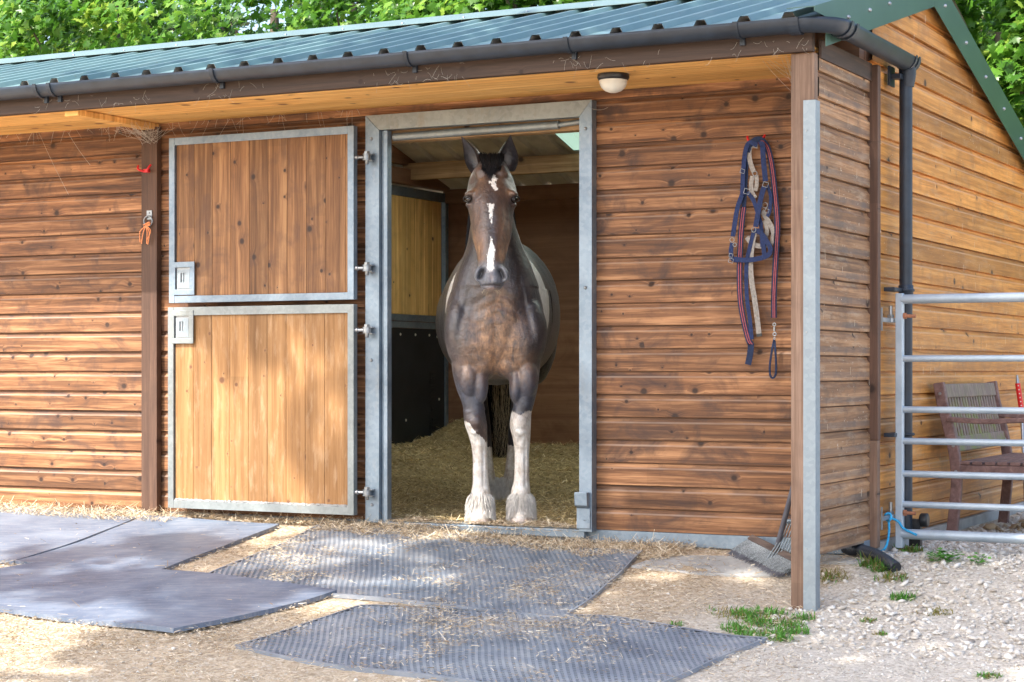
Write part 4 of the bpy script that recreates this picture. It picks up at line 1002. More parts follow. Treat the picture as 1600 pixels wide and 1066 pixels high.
# chaff and straw on the yard
def yard(n, dens, lmin, lmax, w0, w1, dz=0.0):
    X = rng.uniform(-9.3, 0.2, n); Y = rng.uniform(-4.6, 0.02, n); k = inview(X, Y); X, Y = X[k], Y[k]
    k = rng.random(len(X)) < dens(X, Y); X, Y = X[k], Y[k]
    Z = gz_np(X, Y) + 0.006 + rng.exponential(0.006, len(X)) + dz
    return np.stack([X, Y, Z], 1)
def dens1(X, Y):
    right = np.clip((-X - 2.2) / 1.6, 0.06, 1); a = nz(X, Y, 1.3); b = nz(X, Y, 4.0, 5.0)
    return np.clip(0.55 + 1.0 * a + 0.7 * b, 0.22, 1) * right
P1 = yard(420000, dens1, 0, 0, 0, 0)
# keep bare rubber barer: fewer strands on mats, in drifts
def in_quad(X, Y, p, u, v, lu, lv):
    u = Vector((u.x, u.y, 0)).normalized(); v = Vector((v.x, v.y, 0)).normalized(); det = u.x * v.y - u.y * v.x
    rx, ry = X - p.x, Y - p.y; a = (rx * v.y - ry * v.x) / det; b = (u.x * ry - u.y * rx) / det
    return (a > 0) & (a < lu) & (b > 0) & (b < lv)
quads = [(tl1, tr1 - tl1, bl1 - tl1, (tr1 - tl1).length, (bl1 - tl1).length, 1), (tl2, d2, bl2 - tl2, d2.length, (bl2 - tl2).length * 1.45, 1),
         (brf, dl, trf - brf, 1.9, (trf - brf).length, 0), (br3, dl3, tr3 - br3, 3.4, (tr3 - br3).length, 0)]
keep = np.ones(len(P1), bool); lift = np.zeros(len(P1))
for p, u_, v_, a, b, rg in quads:
    k = in_quad(P1[:, 0], P1[:, 1], p, u_, v_, a, b)
    dn = np.clip((nz(P1[:, 0], P1[:, 1], 1.9, 9.0) + 0.5 * nz(P1[:, 0], P1[:, 1], 6.0, 2.0)) * 2.8 + 0.34, 0.18, 1) if rg else np.full(len(P1), 0.008)
    keep &= ~(k & (rng.random(len(P1)) > dn)); lift[k] = 0.016 if rg else 0.022
P1[:, 2] += lift; P1 = P1[keep]
n = len(P1); V, F = strands(P1, rng.gamma(2.2, 0.0060, n) + 0.006, rng.uniform(0.0016, 0.0042, n), 0.22)
tag(np_mesh('loose_straw', V, F, M['straw'], np.repeat(np.clip(rng.beta(1.5, 1.2, n), 0, 1), 4)), 'chopped straw and chaff strewn over the yard', 'straw', kind='stuff')
# straw swept against the foot of the left wall and the threshold
def drift(n, fx, lab, hmax, mat='straw', name='straw_drift'):
    X, Y, Z = fx(n); V, F = strands(np.stack([X, Y, Z], 1), rng.gamma(3.0, 0.012, n) + 0.015, rng.uniform(0.0018, 0.004, n), 0.35)
    return tag(np_mesh(name, V, F, M[mat], np.repeat(rng.beta(2.6, 1.8, n), 4)), lab, 'straw', kind='stuff')
def fx1(n):
    X = rng.uniform(-9.3, -6.9, n); q = rng.random(n) ** 0.8; Y = -0.01 - 0.26 * q
    h = (0.055 * (1 - q)) * (0.6 + 0.5 * nz(X, Y, 2.5)) * np.clip((-6.7 - X) / 0.5, 0, 1); return X, Y, gz_np(X, Y) + 0.01 + h * rng.random(n) ** 0.5
drift(7000, fx1, 'pale straw swept against the foot of the left wall', 0.07)
def fx2(n):
    X = rng.uniform(-5.9, -3.7, n); q = rng.random(n); Y = -0.03 - 0.34 * q * (0.7 + 0.6 * np.abs(nz(X, X * 0, 3.0)))
    h = 0.016 * (1 - q) * (0.7 + 0.9 * nz(X, Y, 4)); return X, Y, gz_np(X, Y) + 0.012 + np.clip(h, 0, 1) * rng.random(n)
drift(6500, fx2, 'straw trodden out of the doorway over the threshold', 0.03)
def fx4(n):
    X = rng.uniform(-5.535, -4.36, n * 2); Y = rng.uniform(-0.07, 0.16, n * 2); k = rng.random(n * 2) < np.clip(0.55 + 1.2 * nz(X, Y, 5.0), 0, 1) * (1 - 0.6 * (Y < -.045)); X, Y = X[k], Y[k]; h = 0.022 * np.clip(.4 + nz(X, Y, 7), 0, 1); return X, Y, 0.002 + h * rng.random(len(X)) - 0.02 * (Y < -.05)
def drift2(fx, n, lab):
    X, Y, Z = fx(n); n = len(X); V, F = strands(np.stack([X, Y, Z], 1), rng.gamma(2.4, 0.008, n) + 0.008, rng.uniform(0.0018, 0.0045, n), 0.25)
    return tag(np_mesh('straw_drift', V, F, M['straw'], np.repeat(rng.beta(2.0, 1.8, n), 4)), lab, 'straw', kind='stuff')
drift2(fx4, 5200, 'straw lying across the door sill')
def fx3(n):
    X = rng.uniform(-6.95, -5.8, n); Y = -0.03 - 0.07 * rng.random(n); return X, Y, gz_np(X, Y) + 0.01 + 0.02 * rng.random(n)
drift(1100, fx3, 'thin line of straw below the folded doors', 0.02)

# bedding inside
def bed_z(x, y):
    fr = ss(y, 0.35, 2.2); bank = ss(y, 1.6, 3.5) * 0.24
    bank = max(bank, ss(-x, 5.9, 7.0) * 0.24 * ss(y, .8, 2.2)); bank = max(bank, ss(x, -4.2, -3.3) * 0.22 * ss(y, .5, 1.6))
    pk = 0.19 * math.exp(-(((x + 7.05) / 0.22) ** 2 + ((y - 3.6) / 0.4) ** 2))
    return 0.006 + 0.03 * fr + bank + pk + 0.042 * fr * mnoise.noise(Vector((x * 4.5, y * 4.5, 0))) + 0.032 * fr * mnoise.noise(Vector((x * 13, y * 13, 4)))
vs = []; fs = []; NXB, NYB = 180, 150
for j in range(NYB + 1):
    for i in range(NXB + 1):
        x = -7.30 + 4.37 * i / NXB; y = 0.12 + (YB - 0.13) * j / NYB; vs.append((x, y, bed_z(x, y)))
for j in range(NYB):
    for i in range(NXB):
        a = j * (NXB + 1) + i; fs.append((a, a + 1, a + NXB + 2, a + NXB + 1))
t = NT('bedding base'); n1 = t.noise(t.pos, 45, 5, 0.75); n2 = t.noise(t.pos, 5, 4)
c = t.ramp(n1, [(0.3, (0.15, 0.11, 0.05)), (0.5, (0.36, 0.27, 0.13)), (0.7, (0.58, 0.46, 0.26))]); t.bump(n1, 0.8, 0.02); M['bedbase'] = t.set(c, 0.95)
m = MB(); m.add(vs, fs, True); bed = m.build('bedding', M['bedbase'], None, fixn=False); tag(bed, 'banked olive brown bedding covering the stable floor', 'bedding', kind='stuff')
n = 42000; X = rng.uniform(-7.28, -3.6, n); Y = rng.uniform(0.13, YB - 0.02, n)
# only what the doorway can show
kk = (np.abs(X + 4.95 + 0.53 * Y) < 1.1 + 0.15 * Y); X, Y = X[kk], Y[kk]; n = len(X)
Z = np.array([bed_z(float(a), float(b)) for a, b in zip(X, Y)]) + rng.exponential(0.004, n)
V, F = strands(np.stack([X, Y, Z], 1), rng.gamma(3.0, 0.007, n) + 0.008, rng.uniform(0.0022, 0.005, n), 0.3)
tag(np_mesh('bedding_straw', V, F, M['bed'], np.repeat(rng.beta(1.8, 2.2, n), 4)), 'chopped straw lying loose on the banked bedding', 'bedding', kind='stuff')

# stones
def ico():
    bm = bmesh.new(); bmesh.ops.create_icosphere(bm, subdivisions=1, radius=1.0); V = np.array([v.co[:] for v in bm.verts]); F = np.array([[v.index for v in f.verts] for f in bm.faces]); bm.free(); return V, F
IV, IF = ico()
def stones(name, P, r, lab, squash=0.6, tone=None):
    n = len(P); k = len(IV); J = 1 + rng.normal(0, 0.22, (n, k, 1)); S = np.stack([rng.uniform(.7, 1.3, n), rng.uniform(.7, 1.3, n), rng.uniform(.45, .9, n) * squash * 1.4], 1)[:, None, :]
    V = IV[None] * J * S * r[:, None, None]; a = rng.uniform(0, 2 * np.pi, n); ca, sa = np.cos(a)[:, None], np.sin(a)[:, None]
    X = V[..., 0] * ca - V[..., 1] * sa; Y = V[..., 0] * sa + V[..., 1] * ca; tl = rng.normal(0, .3, n)[:, None]; Z = V[..., 2] + X * tl
    V = np.stack([X, Y, Z], 2) + P[:, None, :]; F = (IF[None] + (np.arange(n) * k)[:, None, None]).reshape(-1, 3)
    tn = np.repeat(rng.beta(2.2, 1.5, n) if tone is None else tone, k)
    return tag(np_mesh(name, V.reshape(-1, 3), F, M['stone'], tn), lab, 'gravel', kind='stuff')
n = 130000; X = rng.uniform(-9, 0.6, n); Y = rng.uniform(-4.8, 3.5, n); k = inview(X, Y) & ((Y < 0) | (X > -2.76)); X, Y = X[k], Y[k]
a = nz(X, Y, 1.2, 3.0); dn = np.clip((X + 3.05) * 1.3 + 0.35 + a * 0.9, 0.0, 1.0) * np.where(Y > -1.9, 1.0, 0.42) + 0.10 * (Y < -2.2) + 0.03
dn = np.where((X < -2.8) & (Y > -0.75), dn * 0.2, dn)
k = rng.random(len(X)) < dn; X, Y = X[k], Y[k]
for p, u_, v_, a_, b_, rg in quads:
    k = ~in_quad(X, Y, p, u_, v_, a_, b_); X, Y = X[k], Y[k]
r = np.clip(rng.lognormal(math.log(0.0058), 0.6, len(X)), 0.0025, 0.0175) * np.where((X > -2.95) & (Y > -1.5), 1.1, 0.58)
stones('gravel', np.stack([X, Y, gz_np(X, Y) + r * 0.25], 1), r, 'pale chalk and flint gravel beside the stable')
n = 60; X = rng.uniform(-2.66, -2.0, n); Y = rng.uniform(1.7, 3.4, n); r = rng.uniform(0.015, 0.04, n)
M['stone_b'] = tone_mat('brown stones', [(0.0, (0.18, 0.12, 0.07)), (0.5, (0.38, 0.28, 0.17)), (1.0, (0.56, 0.46, 0.33))], 0.85)
sb = stones('brown_stones', np.stack([X, Y, gz_np(X, Y) + r * 0.3], 1), r, 'brown cobbles lying under the bench'); sb.data.materials.clear(); sb.data.materials.append(M['stone_b'])

# grass tufts and weeds
def tuft(px, rad, n, h, lab, dry=0.15, ry=0.5):
    cs = [onG(*p) for p in (px if isinstance(px, list) else [px])]; ci = rng.integers(0, len(cs), n); cx = np.array([c.x for c in cs])[ci]; cy = np.array([c.y for c in cs])[ci]
    a = rng.uniform(0, 2 * np.pi, n); q = rng.random(n) ** .8; X = cx + np.cos(a) * q * rad; Y = cy + np.sin(a) * q * rad * ry
    Z = gz_np(X, Y); L_ = h * rng.uniform(.5, 1.2, n); th = rng.uniform(0, 2 * np.pi, n); ln = rng.uniform(.3, 1.3, n)
    d = np.stack([np.cos(th) * np.sin(ln), np.sin(th) * np.sin(ln), np.cos(ln)], 1); s = np.stack([-np.sin(th), np.cos(th), 0 * th], 1) * 0.0028
    b = np.stack([X, Y, Z], 1); m1 = b + d * L_[:, None] * .55; e = m1 + (d - np.array([0, 0, .5])) * L_[:, None] * .5
    V = np.stack([b - s, b + s, m1 + s * .8, m1 - s * .8, e + s * .15, e - s * .15], 1).reshape(-1, 3)
    F = np.concatenate([np.array([0, 1, 2, 3])[None] + (np.arange(n) * 6)[:, None], np.array([3, 2, 4, 5])[None] + (np.arange(n) * 6)[:, None]])
    tn = np.where(rng.random(n) < dry, rng.uniform(0, .25, n), rng.uniform(.45, 1, n))
    return tag(np_mesh('grass_tuft', V, F, M['grass'], np.repeat(tn, 6)), lab, 'grass', 'grass tufts in the yard')
tuft([(1165, 962), (1190, 975), (1175, 995), (1215, 990), (1150, 985), (1205, 960)], 0.075, 900, 0.05, 'broad bright green grass tuft beside the perforated mat', .1, .9)
tuft([(1235, 978), (1220, 1000), (1255, 968), (1245, 990)], 0.06, 430, 0.05, 'bright green grass at the foot of the corner post', .15, .9)
tuft((1170, 968), 0.20, 300, 0.035, 'dry yellow grass behind the broad green tuft', .8, .7)
tuft((1058, 978), 0.03, 60, 0.035, 'tiny green tuft beyond the edge of the near perforated mat', .1)
tuft([(1360, 885), (1380, 893)], 0.06, 230, 0.085, 'long pale grass over the end of the drain hose', .4, .5)
tuft((1392, 905), 0.09, 110, 0.05, 'dry grass in front of the drain hose', .8, .6)
tuft((1410, 936), 0.07, 120, 0.05, 'small flat green tuft in the gravel below the hose', .1, .5)
tuft((1358, 972), 0.04, 80, 0.035, 'small olive tuft in the gravel right of the corner post', .5, .7)
tuft((1378, 992), 0.035, 60, 0.03, 'smallest olive tuft in the gravel nearest the camera', .5, .7)
tuft((1545, 1058), 0.05, 110, 0.03, 'green tuft at the bottom right of the yard', .3, .7)
tuft((1295, 905), 0.10, 160, 0.05, 'sparse dry grass right behind the corner post', .75, .9)
tuft((1420, 862), 0.08, 200, 0.05, 'mossy yellow grass at the edge of the slab by the gate', .6, .8)
tuft((1460, 958), 0.09, 150, 0.025, 'reddish dry patch of grass in the gravel', 1.0, .7)
def weed(px, rad, n, lab):
    c = onG(*px, 0.0); m = MB(); rr = random.Random(int(px[0]))
    for i in range(n):
        a = rr.uniform(0, 6.28); q = rr.random() ** .6 * rad; b = Vector((c.x + math.cos(a) * q, c.y + math.sin(a) * q * .8, 0)); b.z = ground_z(b.x, b.y) + rr.uniform(0.004, 0.045)
        th = rr.uniform(0, 6.28); d = Vector((math.cos(th), math.sin(th), rr.uniform(-.1, .5))) * rr.uniform(.012, .024); s = Vector((-math.sin(th), math.cos(th), rr.uniform(-.3, .3))) * d.length * .55
        m.add([b, b + d * .35 + s * .8, b + d * .7 + s, b + d * .8 + s * .3, b + d * 1.15, b + d * .8 - s * .3, b + d * .7 - s, b + d * .35 - s * .8], [(0, 1, 2, 3), (0, 3, 4, 5), (0, 5, 6, 7)])
    o = m.build('weed', M['grass'], None, fixn=False); at = o.data.attributes.new('tone', 'FLOAT', 'POINT'); at.data.foreach_set('value', rng.uniform(.6, .85, len(o.data.vertices)).astype(np.float32))
    return tag(o, lab, 'weed')
weed((1475, 876), 0.085, 170, 'leafy green weed in the gravel in front of the gate')
weed((1530, 881), 0.05, 50, 'small leafy weed right of the larger one in the gravel')

# cobwebs and flecks
m = MB()
for (x1, y1, x2, y2) in ((60, 206, 107, 304), (106, 207, 141, 258), (925, 170, 950, 168)):
    threads(m, [(onY(x1, y1, -0.08), onY(x2, y2, -0.012), 0.01)])
rr = random.Random(8)
for k in range(60):
    x = rr.uniform(250, 560) if k % 2 else rr.uniform(0, 230); a = onY(x, 200 - x * 0.06 + rr.uniform(-3, 8), -0.02); threads(m, [(a, a + Vector((rr.uniform(-.08, .08), 0, -rr.uniform(.02, .12))), rr.uniform(-.01, .02))], 0.0008)
for k in range(46):
    a = Vector((-7.24 + rr.uniform(-.14, .24), -0.05 + rr.uniform(-.3, .02), 2.30 - rr.random() * .04)); b = Vector((-7.21 + rr.uniform(-.07, .07), -0.05, 2.22 + rr.uniform(-.03, .06))); threads(m, [(a, b, 0.01)], 0.0008)
tag(m.build('cobweb', M['cobweb'], None, fixn=False), 'dusty cobweb threads under the canopy above the folded doors', 'cobweb', kind='stuff')
m = MB()
for k in range(110):
    x = rr.choice((95, 345, 610, 905, 1165, 1240, 700, 1000, 200)) + rr.gauss(0, 26); y0 = 181 - x * 0.0775; a = onY(x, y0 - rr.uniform(2, 26), -0.787); threads(m, [(a, a + Vector((rr.uniform(-.05, .05), 0, rr.uniform(-.06, .01))), rr.uniform(-.01, .015))], 0.0005)
tag(m.build('cobweb', M['cobweb'], None, fixn=False), 'dusty cobweb threads along the front fascia below the gutter', 'cobweb', kind='stuff')
m = MB()
for k in range(26):
    a = Vector((-2.95 - rr.random() * .2, -0.7 + rr.random() * .6, 2.32)); threads(m, [(a, Vector((-2.93, -0.70 + rr.random() * .1, 2.05 + rr.random() * .2)), 0.01)], 0.0008)
tag(m.build('cobweb', M['cobweb'], None, fixn=False), 'cobweb threads behind the top of the corner post', 'cobweb', kind='stuff')
n = 1500; Y = rng.uniform(-0.7, YB, n); Z = rng.uniform(0.0, 2.8, n); k = Z < np.where(Y < YR, ZR - 0.265 * (YR - Y), ZR - 0.285 * (Y - YR)) - 0.2; Y, Z = Y[k], Z[k]; n = len(Y)
k = (Y < 0.09) | (Y > 0.16); Y, Z = Y[k], Z[k]; n = len(Y)
jj = np.round(Z / 0.12) * 0.12 + rng.normal(0, .004, n); Z = np.where(rng.random(n) < .4, jj, Z)
L_ = np.where(rng.random(n) < .10, rng.uniform(.015, .05, n), rng.uniform(.0025, .008, n)); W_ = rng.uniform(.0015, .0035, n); ta = np.where(L_ > .012, rng.normal(0, .15, n), rng.uniform(0, 3.1, n))
dy, dz_ = np.sin(ta) * L_ / 2, np.cos(ta) * L_ / 2; sy, sz = np.cos(ta) * W_ / 2 * 1.3, -np.sin(ta) * W_ / 2; X = np.full(n, XR + 0.0035)
V = np.stack([np.stack([X, Y - dy - sy, Z - dz_ - sz], 1), np.stack([X, Y + dy - sy, Z + dz_ - sz], 1), np.stack([X, Y + dy + sy, Z + dz_ + sz], 1), np.stack([X, Y - dy + sy, Z - dz_ + sz], 1)], 1).reshape(-1, 3)
tag(np_mesh('chaff_flecks', V, np.arange(4 * n).reshape(n, 4), M['straw'], np.repeat(rng.uniform(.6, 1, n), 4)), 'pale flecks and dried splashes stuck to the gable boards', 'chaff', kind='stuff')

# ================================================================== THE HORSE
HO = Vector((-4.904, 0.14, 0.004)); hr = Vector((0.884, 0.467, 0)).normalized(); hb_ = Vector((-0.467, 0.884, 0)).normalized(); HO -= hr * 0.025
horse_rot = math.atan2(hr.y, hr.x)
def loft(rings, cap=True):
    n = len(rings[0]); vs = [p for r_ in rings for p in r_]; fs = []
    for i in range(len(rings) - 1):
        for k in range(n):
            a = i * n + k; b = i * n + (k + 1) % n; fs.append((a, b, b + n, a + n))
    if cap: fs += [tuple(range(n))[::-1], tuple(range((len(rings) - 1) * n, len(rings) * n))]
    return vs, fs
def se(v, p): return math.copysign(abs(v) ** p, v)
def interp(rows, n=5):
    out = []
    for i in range(len(rows) - 1):
        a = rows[max(i - 1, 0)]; b = rows[i]; c = rows[i + 1]; d = rows[min(i + 2, len(rows) - 1)]
        for k in range(n):
            t = k / n; out.append([0.5 * ((2 * b[j]) + (c[j] - a[j]) * t + (2 * a[j] - 5 * b[j] + 4 * c[j] - d[j]) * t * t + (-a[j] + 3 * b[j] - 3 * c[j] + d[j]) * t ** 3) for j in range(len(b))])
    out.append(list(rows[-1])); return out
NS = 36
ANG = [2 * math.pi * k / NS for k in range(NS)]
def zloft(rows, p=0.92, front=0.0):
    """rows (z, cx, cy, hw, hd): horizontal sections; front narrows the side facing -y"""
    R_ = []
    for z, cx, cy, hw, hd in interp(rows):
        ring_ = []
        for a in ANG:
            x = se(math.cos(a), p); y = se(math.sin(a), p); nf = 1 - front * max(0, -y) ** 1.2
            ring_.append((cx + hw * x * nf, cy + hd * y, z))
        R_.append(ring_)
    return loft(R_)
def yloft(rows, p=0.95):
    R_ = []
    for y, cx, cz, hw, hh in interp(rows):
        R_.append([(cx + hw * se(math.cos(a), p) * (1.0 if math.sin(a) < 0 else 1 - 0.16 * math.sin(a) ** 2), y, cz + hh * se(math.sin(a), p)) for a in ANG])
    return loft(R_)
def ell(c, r, seg=24, rot=None):
    vs = []; fs = []
    n = seg // 2
    for i in range(n + 1):
        th = math.pi * i / n
        for k in range(seg):
            ph = 2 * math.pi * k / seg; v = Vector((r[0] * math.sin(th) * math.cos(ph), r[1] * math.sin(th) * math.sin(ph), r[2] * math.cos(th)))
            if rot: v = rot @ v
            vs.append(tuple(v + Vector(c)))
    for i in range(n):
        for k in range(seg):
            a = i * seg + k; b = i * seg + (k + 1) % seg; fs.append((a, b, b + seg, a + seg))
    return vs, fs
hm = MB()
def addp(vf): hm.add(vf[0], vf[1], True)
HX = -0.046     # the head's middle
# trunk
addp(yloft([(-0.02, -.025, 1.12, .12, .16), (0.06, -.025, 1.14, .22, .29), (0.22, -.02, 1.18, .275, .37), (0.45, -.015, 1.175, .315, .42), (0.75, -.012, 1.155, .355, .395), (1.05, -.012, 1.14, .378, .385),
            (1.35, .005, 1.19, .372, .415), (1.60, .03, 1.245, .345, .425), (1.80, .035, 1.25, .29, .385), (1.95, .03, 1.22, .21, .29), (2.03, .02, 1.20, .10, .16)]))
# chest and neck
addp(zloft([(0.79, -.025, .15, .07, .09), (0.83, -.025, .13, .16, .16), (0.92, -.025, .11, .235, .20), (1.04, -.025, .11, .268, .23), (1.18, -.025, .12, .272, .245), (1.30, -.025, .12, .245, .24), (1.42, -.025, .11, .202, .225),
            (1.52, -.030, .08, .160, .205), (1.62, -.036, .04, .130, .185), (1.72, -.042, .0, .110, .165), (1.82, -.045, -.04, .095, .14), (1.91, -.046, -.065, .085, .105), (1.965, -.046, -.08, .055, .06)]))
for s in (-1, 1):
    addp(ell((-.025 + s * .115, -.030, 1.02), (.13, .085, .20)))      # breast muscles
    addp(ell((-.025 + s * .185, .02, 1.06), (.10, .12, .20)))
    addp(ell((-.025 + s * .085, .01, .88), (.10, .10, .10)))
    addp(ell((.015 + s * .20, 1.58, 1.10), (.155, .26, .36)))                  # haunch
# legs: (z, cx, cy, hw, hd)
LF = [(1.00, -.175, .06, .095, .13), (0.90, -.178, .05, .088, .12), (0.77, -.173, .03, .071, .092), (0.66, -.153, .015, .059, .072), (0.60, -.143, .01, .060, .066), (0.54, -.134, .005, .062, .067), (0.48, -.122, .01, .053, .058),
      (0.42, -.114, .015, .045, .050), (0.32, -.110, .02, .041, .048), (0.23, -.107, .02, .043, .052), (0.165, -.106, .015, .054, .062), (0.12, -.107, .0, .049, .056), (0.08, -.109, -.02, .047, .055), (0.045, -.111, -.035, .057, .066), (0.0, -.112, -.04, .066, .078)]
RF = [(1.00, .135, .06, .095, .13), (0.90, .138, .05, .086, .12), (0.77, .138, .03, .070, .092), (0.66, .131, .015, .057, .072), (0.60, .118, .01, .057, .066), (0.54, .113, .005, .058, .067), (0.48, .117, .01, .051, .058),
      (0.42, .120, .015, .044, .050), (0.32, .122, .02, .041, .048), (0.23, .120, .02, .043, .052), (0.165, .116, .015, .054, .062), (0.12, .117, .0, .049, .056), (0.08, .118, -.02, .047, .055), (0.045, .119, -.035, .057, .066), (0.0, .120, -.04, .067, .078)]
for L_ in (LF, RF): addp(zloft(L_, 0.95))
for s in (-1, 1):
    HL = [(1.10, s * .21, 1.55, .13, .20), (0.95, s * .20, 1.52, .115, .17), (0.80, s * .17, 1.57, .085, .115), (0.66, s * .130, 1.64, .052, .082), (0.56, s * .112, 1.66, .046, .072), (0.46, s * .095, 1.64, .040, .052),
          (0.34, s * .082, 1.61, .034, .045), (0.22, s * .072, 1.58, .036, .046), (0.155, s * .068, 1.56, .044, .052), (0.10, s * .066, 1.53, .044, .054), (0.05, s * .066, 1.50, .050, .064), (0.012, s * .066, 1.49, .056, .07)]
    addp(zloft(HL, 0.95))
# head: (z, cx, cy, hw, hd)
HD = [(1.995, HX, -.095, .040, .045), (1.975, HX, -.105, .072, .070), (1.93, HX, -.120, .098, .100), (1.87, HX, -.135, .126, .130), (1.80, HX, -.155, .139, .148), (1.74, HX, -.175, .132, .155), (1.68, HX, -.195, .118, .158), (1.61, HX, -.220, .111, .150),
      (1.54, HX, -.262, .101, .128), (1.48, HX, -.305, .086, .104), (1.43, HX, -.335, .076, .090), (1.39, HX - .001, -.355, .074, .083), (1.35, HX - .001, -.368, .083, .080), (1.315, HX - .001, -.376, .074, .072), (1.285, HX, -.382, .060, .058), (1.268, HX, -.385, .040, .040)]
addp(zloft(HD, 0.86, 0.22))
for cx, s in ((-.134, -1), (.113, 1)):       # knees, fetlocks, forearm muscle
    addp(ell((cx, -.045, .555), (.040, .030, .045))); addp(ell((cx, -.040, .50), (.030, .026, .022)))
    addp(ell((cx - s * .034, .0, .545), (.020, .035, .040))); addp(ell((cx + s * .030, .005, .56), (.022, .035, .035)))
    addp(ell((cx + s * .035, -.02, .80), (.060, .075, .12))); addp(ell((cx - s * .03, -.03, .76), (.040, .060, .10)))
for s in (-1, 1):
    addp(ell((HX + s * .115, -.225, 1.792), (.034, .048, .022), rot=Matrix.Rotation(s * .35, 3, 'Y')))   # brow
    addp(ell((HX + s * .120, -.210, 1.735), (.020, .045, .016)))                # lower lid bed
    addp(ell((HX + s * .088, -.255, 1.62), (.018, .030, .105)))                 # facial crest
    addp(ell((HX + s * .072, -.120, 1.62), (.040, .095, .105)))                 # cheek
    addp(ell((HX + s * .062, -.405, 1.352), (.030, .030, .046), rot=Matrix.Rotation(-s * .25, 3, 'Y')))   # nostril wing
    addp(ell((HX + s * .040, -.200, 1.90), (.055, .045, .060)))
addp(ell((HX, -.305, 1.60), (.048, .040, .20), rot=Matrix.Rotation(-.22, 3, 'X')))  # nasal bone
addp(ell((HX, -.420, 1.312), (.050, .036, .030)))
addp(ell((HX, -.400, 1.277), (.034, .040, .018)))
# unite into one skin
me = bpy.data.meshes.new('h'); me.from_pydata([tuple(v) for v in hm.v], [], hm.f)
bm = bmesh.new(); bm.from_mesh(me); bmesh.ops.recalc_face_normals(bm, faces=bm.faces); bm.to_mesh(me); bm.free()
ho = bpy.data.objects.new('h', me); COL.objects.link(ho)
md = ho.modifiers.new('r', 'REMESH'); md.mode = 'VOXEL'; md.voxel_size = 0.0068; md.adaptivity = 0
md = ho.modifiers.new('s', 'SMOOTH'); md.factor = 0.5; md.iterations = 9
hme = bpy.data.meshes.new_from_object(ho.evaluated_get(bpy.context.evaluated_depsgraph_get())); bpy.data.objects.remove(ho)
N = len(hme.vertices); co = np.empty(N * 3, np.float32); hme.vertices.foreach_get('co', co); co = co.reshape(N, 3).astype(float)
nr = np.empty(N * 3, np.float32); hme.vertices.foreach_get('normal', nr); nr = nr.reshape(N, 3)
x, y, z = co[:, 0].copy(), co[:, 1].copy(), co[:, 2].copy()
def G3(cx, cy, cz, rx, ry, rz): return np.exp(-(((x - cx) / rx) ** 2 + ((y - cy) / ry) ** 2 + ((z - cz) / rz) ** 2))
# nostrils, mouth, chest groove, ribs of muscle
for s in (-1, 1):
    ca, sa = math.cos(.42 * s), math.sin(.42 * s); dx = x - (HX + s * .054); dz_ = z - 1.350
    u1 = dx * ca - dz_ * sa * -1; v1 = dz_ * ca - dx * sa
    f_ = np.exp(-((u1 / .0135) ** 2 + (v1 / .032) ** 4)) * (y < -.33) * (z > 1.29)
    co[:, 1] += f_ * 0.034
    # eye sockets
    f_ = G3(HX + s * .134, -.245, 1.763, .020, .03, .017); co[:, 0] -= s * f_ * .012; co[:, 1] += f_ * .006
    # hollow above the eye, hollow of the cheek
    co[:, 0] -= s * G3(HX + s * .11, -.20, 1.86, .05, .05, .035) * .012
    co[:, 0] -= s * G3(HX + s * .10, -.36, 1.50, .05, .07, .06) * .010
    co[:, 1] += G3(HX + s * .075, -.32, 1.70, .018, .05, .06) * .008
    # groove above the knee, tendon line
    co[:, 1] += G3(s * .13 - .01, -.12, 1.18, .05, .1, .05) * .010
f_ = np.exp(-(((z - 1.290) / .0045) ** 2)) * (y < -.33) * (np.abs(x - HX) < .06); co[:, 1] += f_ * .014
f_ = np.exp(-(((x - HX) / .006) ** 2 + ((z - 1.315) / .02) ** 2)) * (y < -.33); co[:, 1] += f_ * .006
f_ = np.exp(-(((x + .025) / .020) ** 2 + ((z - 1.00) / .16) ** 2)) * (y < .1); co[:, 1] += f_ * .011
co[:, 1] += .0035 * np.sin(z * 95 + 8 * np.abs(x + .02) * 6) * np.exp(-(((x + .02) / .13) ** 2 + ((z - 1.20) / .11) ** 2)) * (y < .05)
for k, (cx, cz, r_, am) in enumerate(((-.16, 1.20, .04, .008), (.11, 1.22, .04, .008), (-.10, 1.12, .035, -.008), (.06, 1.13, .035, -.008), (-.12, .93, .03, .008), (.08, .93, .03, .008))):
    co[:, 1] += G3(cx, -.1, cz, r_ * 1.6, .15, r_ * .8) * am * .55
fine = np.array([mnoise.noise(Vector((a * 9, b * 9, c_ * 9))) * .0035 + (mnoise.noise(Vector((a * 7 + 4, b * 5, c_ * 3.2))) * .011 if c_ > .62 and b < .5 and (c_ < 1.3) else 0) for a, b, c_ in co]); co += nr * fine[:, None]
for s in (-1, 1):       # shoulder contour, neck furrow, tendons of the cannon
    ln = np.exp(-((x - (-.025 + s * (.135 + .10 * np.clip((1.32 - z) / .4, 0, 1)))) / .016) ** 2) * np.clip((z - .98) / .1, 0, 1) * np.clip((1.42 - z) / .15, 0, 1) * (y < .15); co[:, 1] += ln * .008
for cx in (-.112, .120):
    for o_ in (-.020, .020): co[:, 1] += np.exp(-((x - cx - o_) / .006) ** 2) * (z < .46) * (z > .19) * (y < .1) * .006
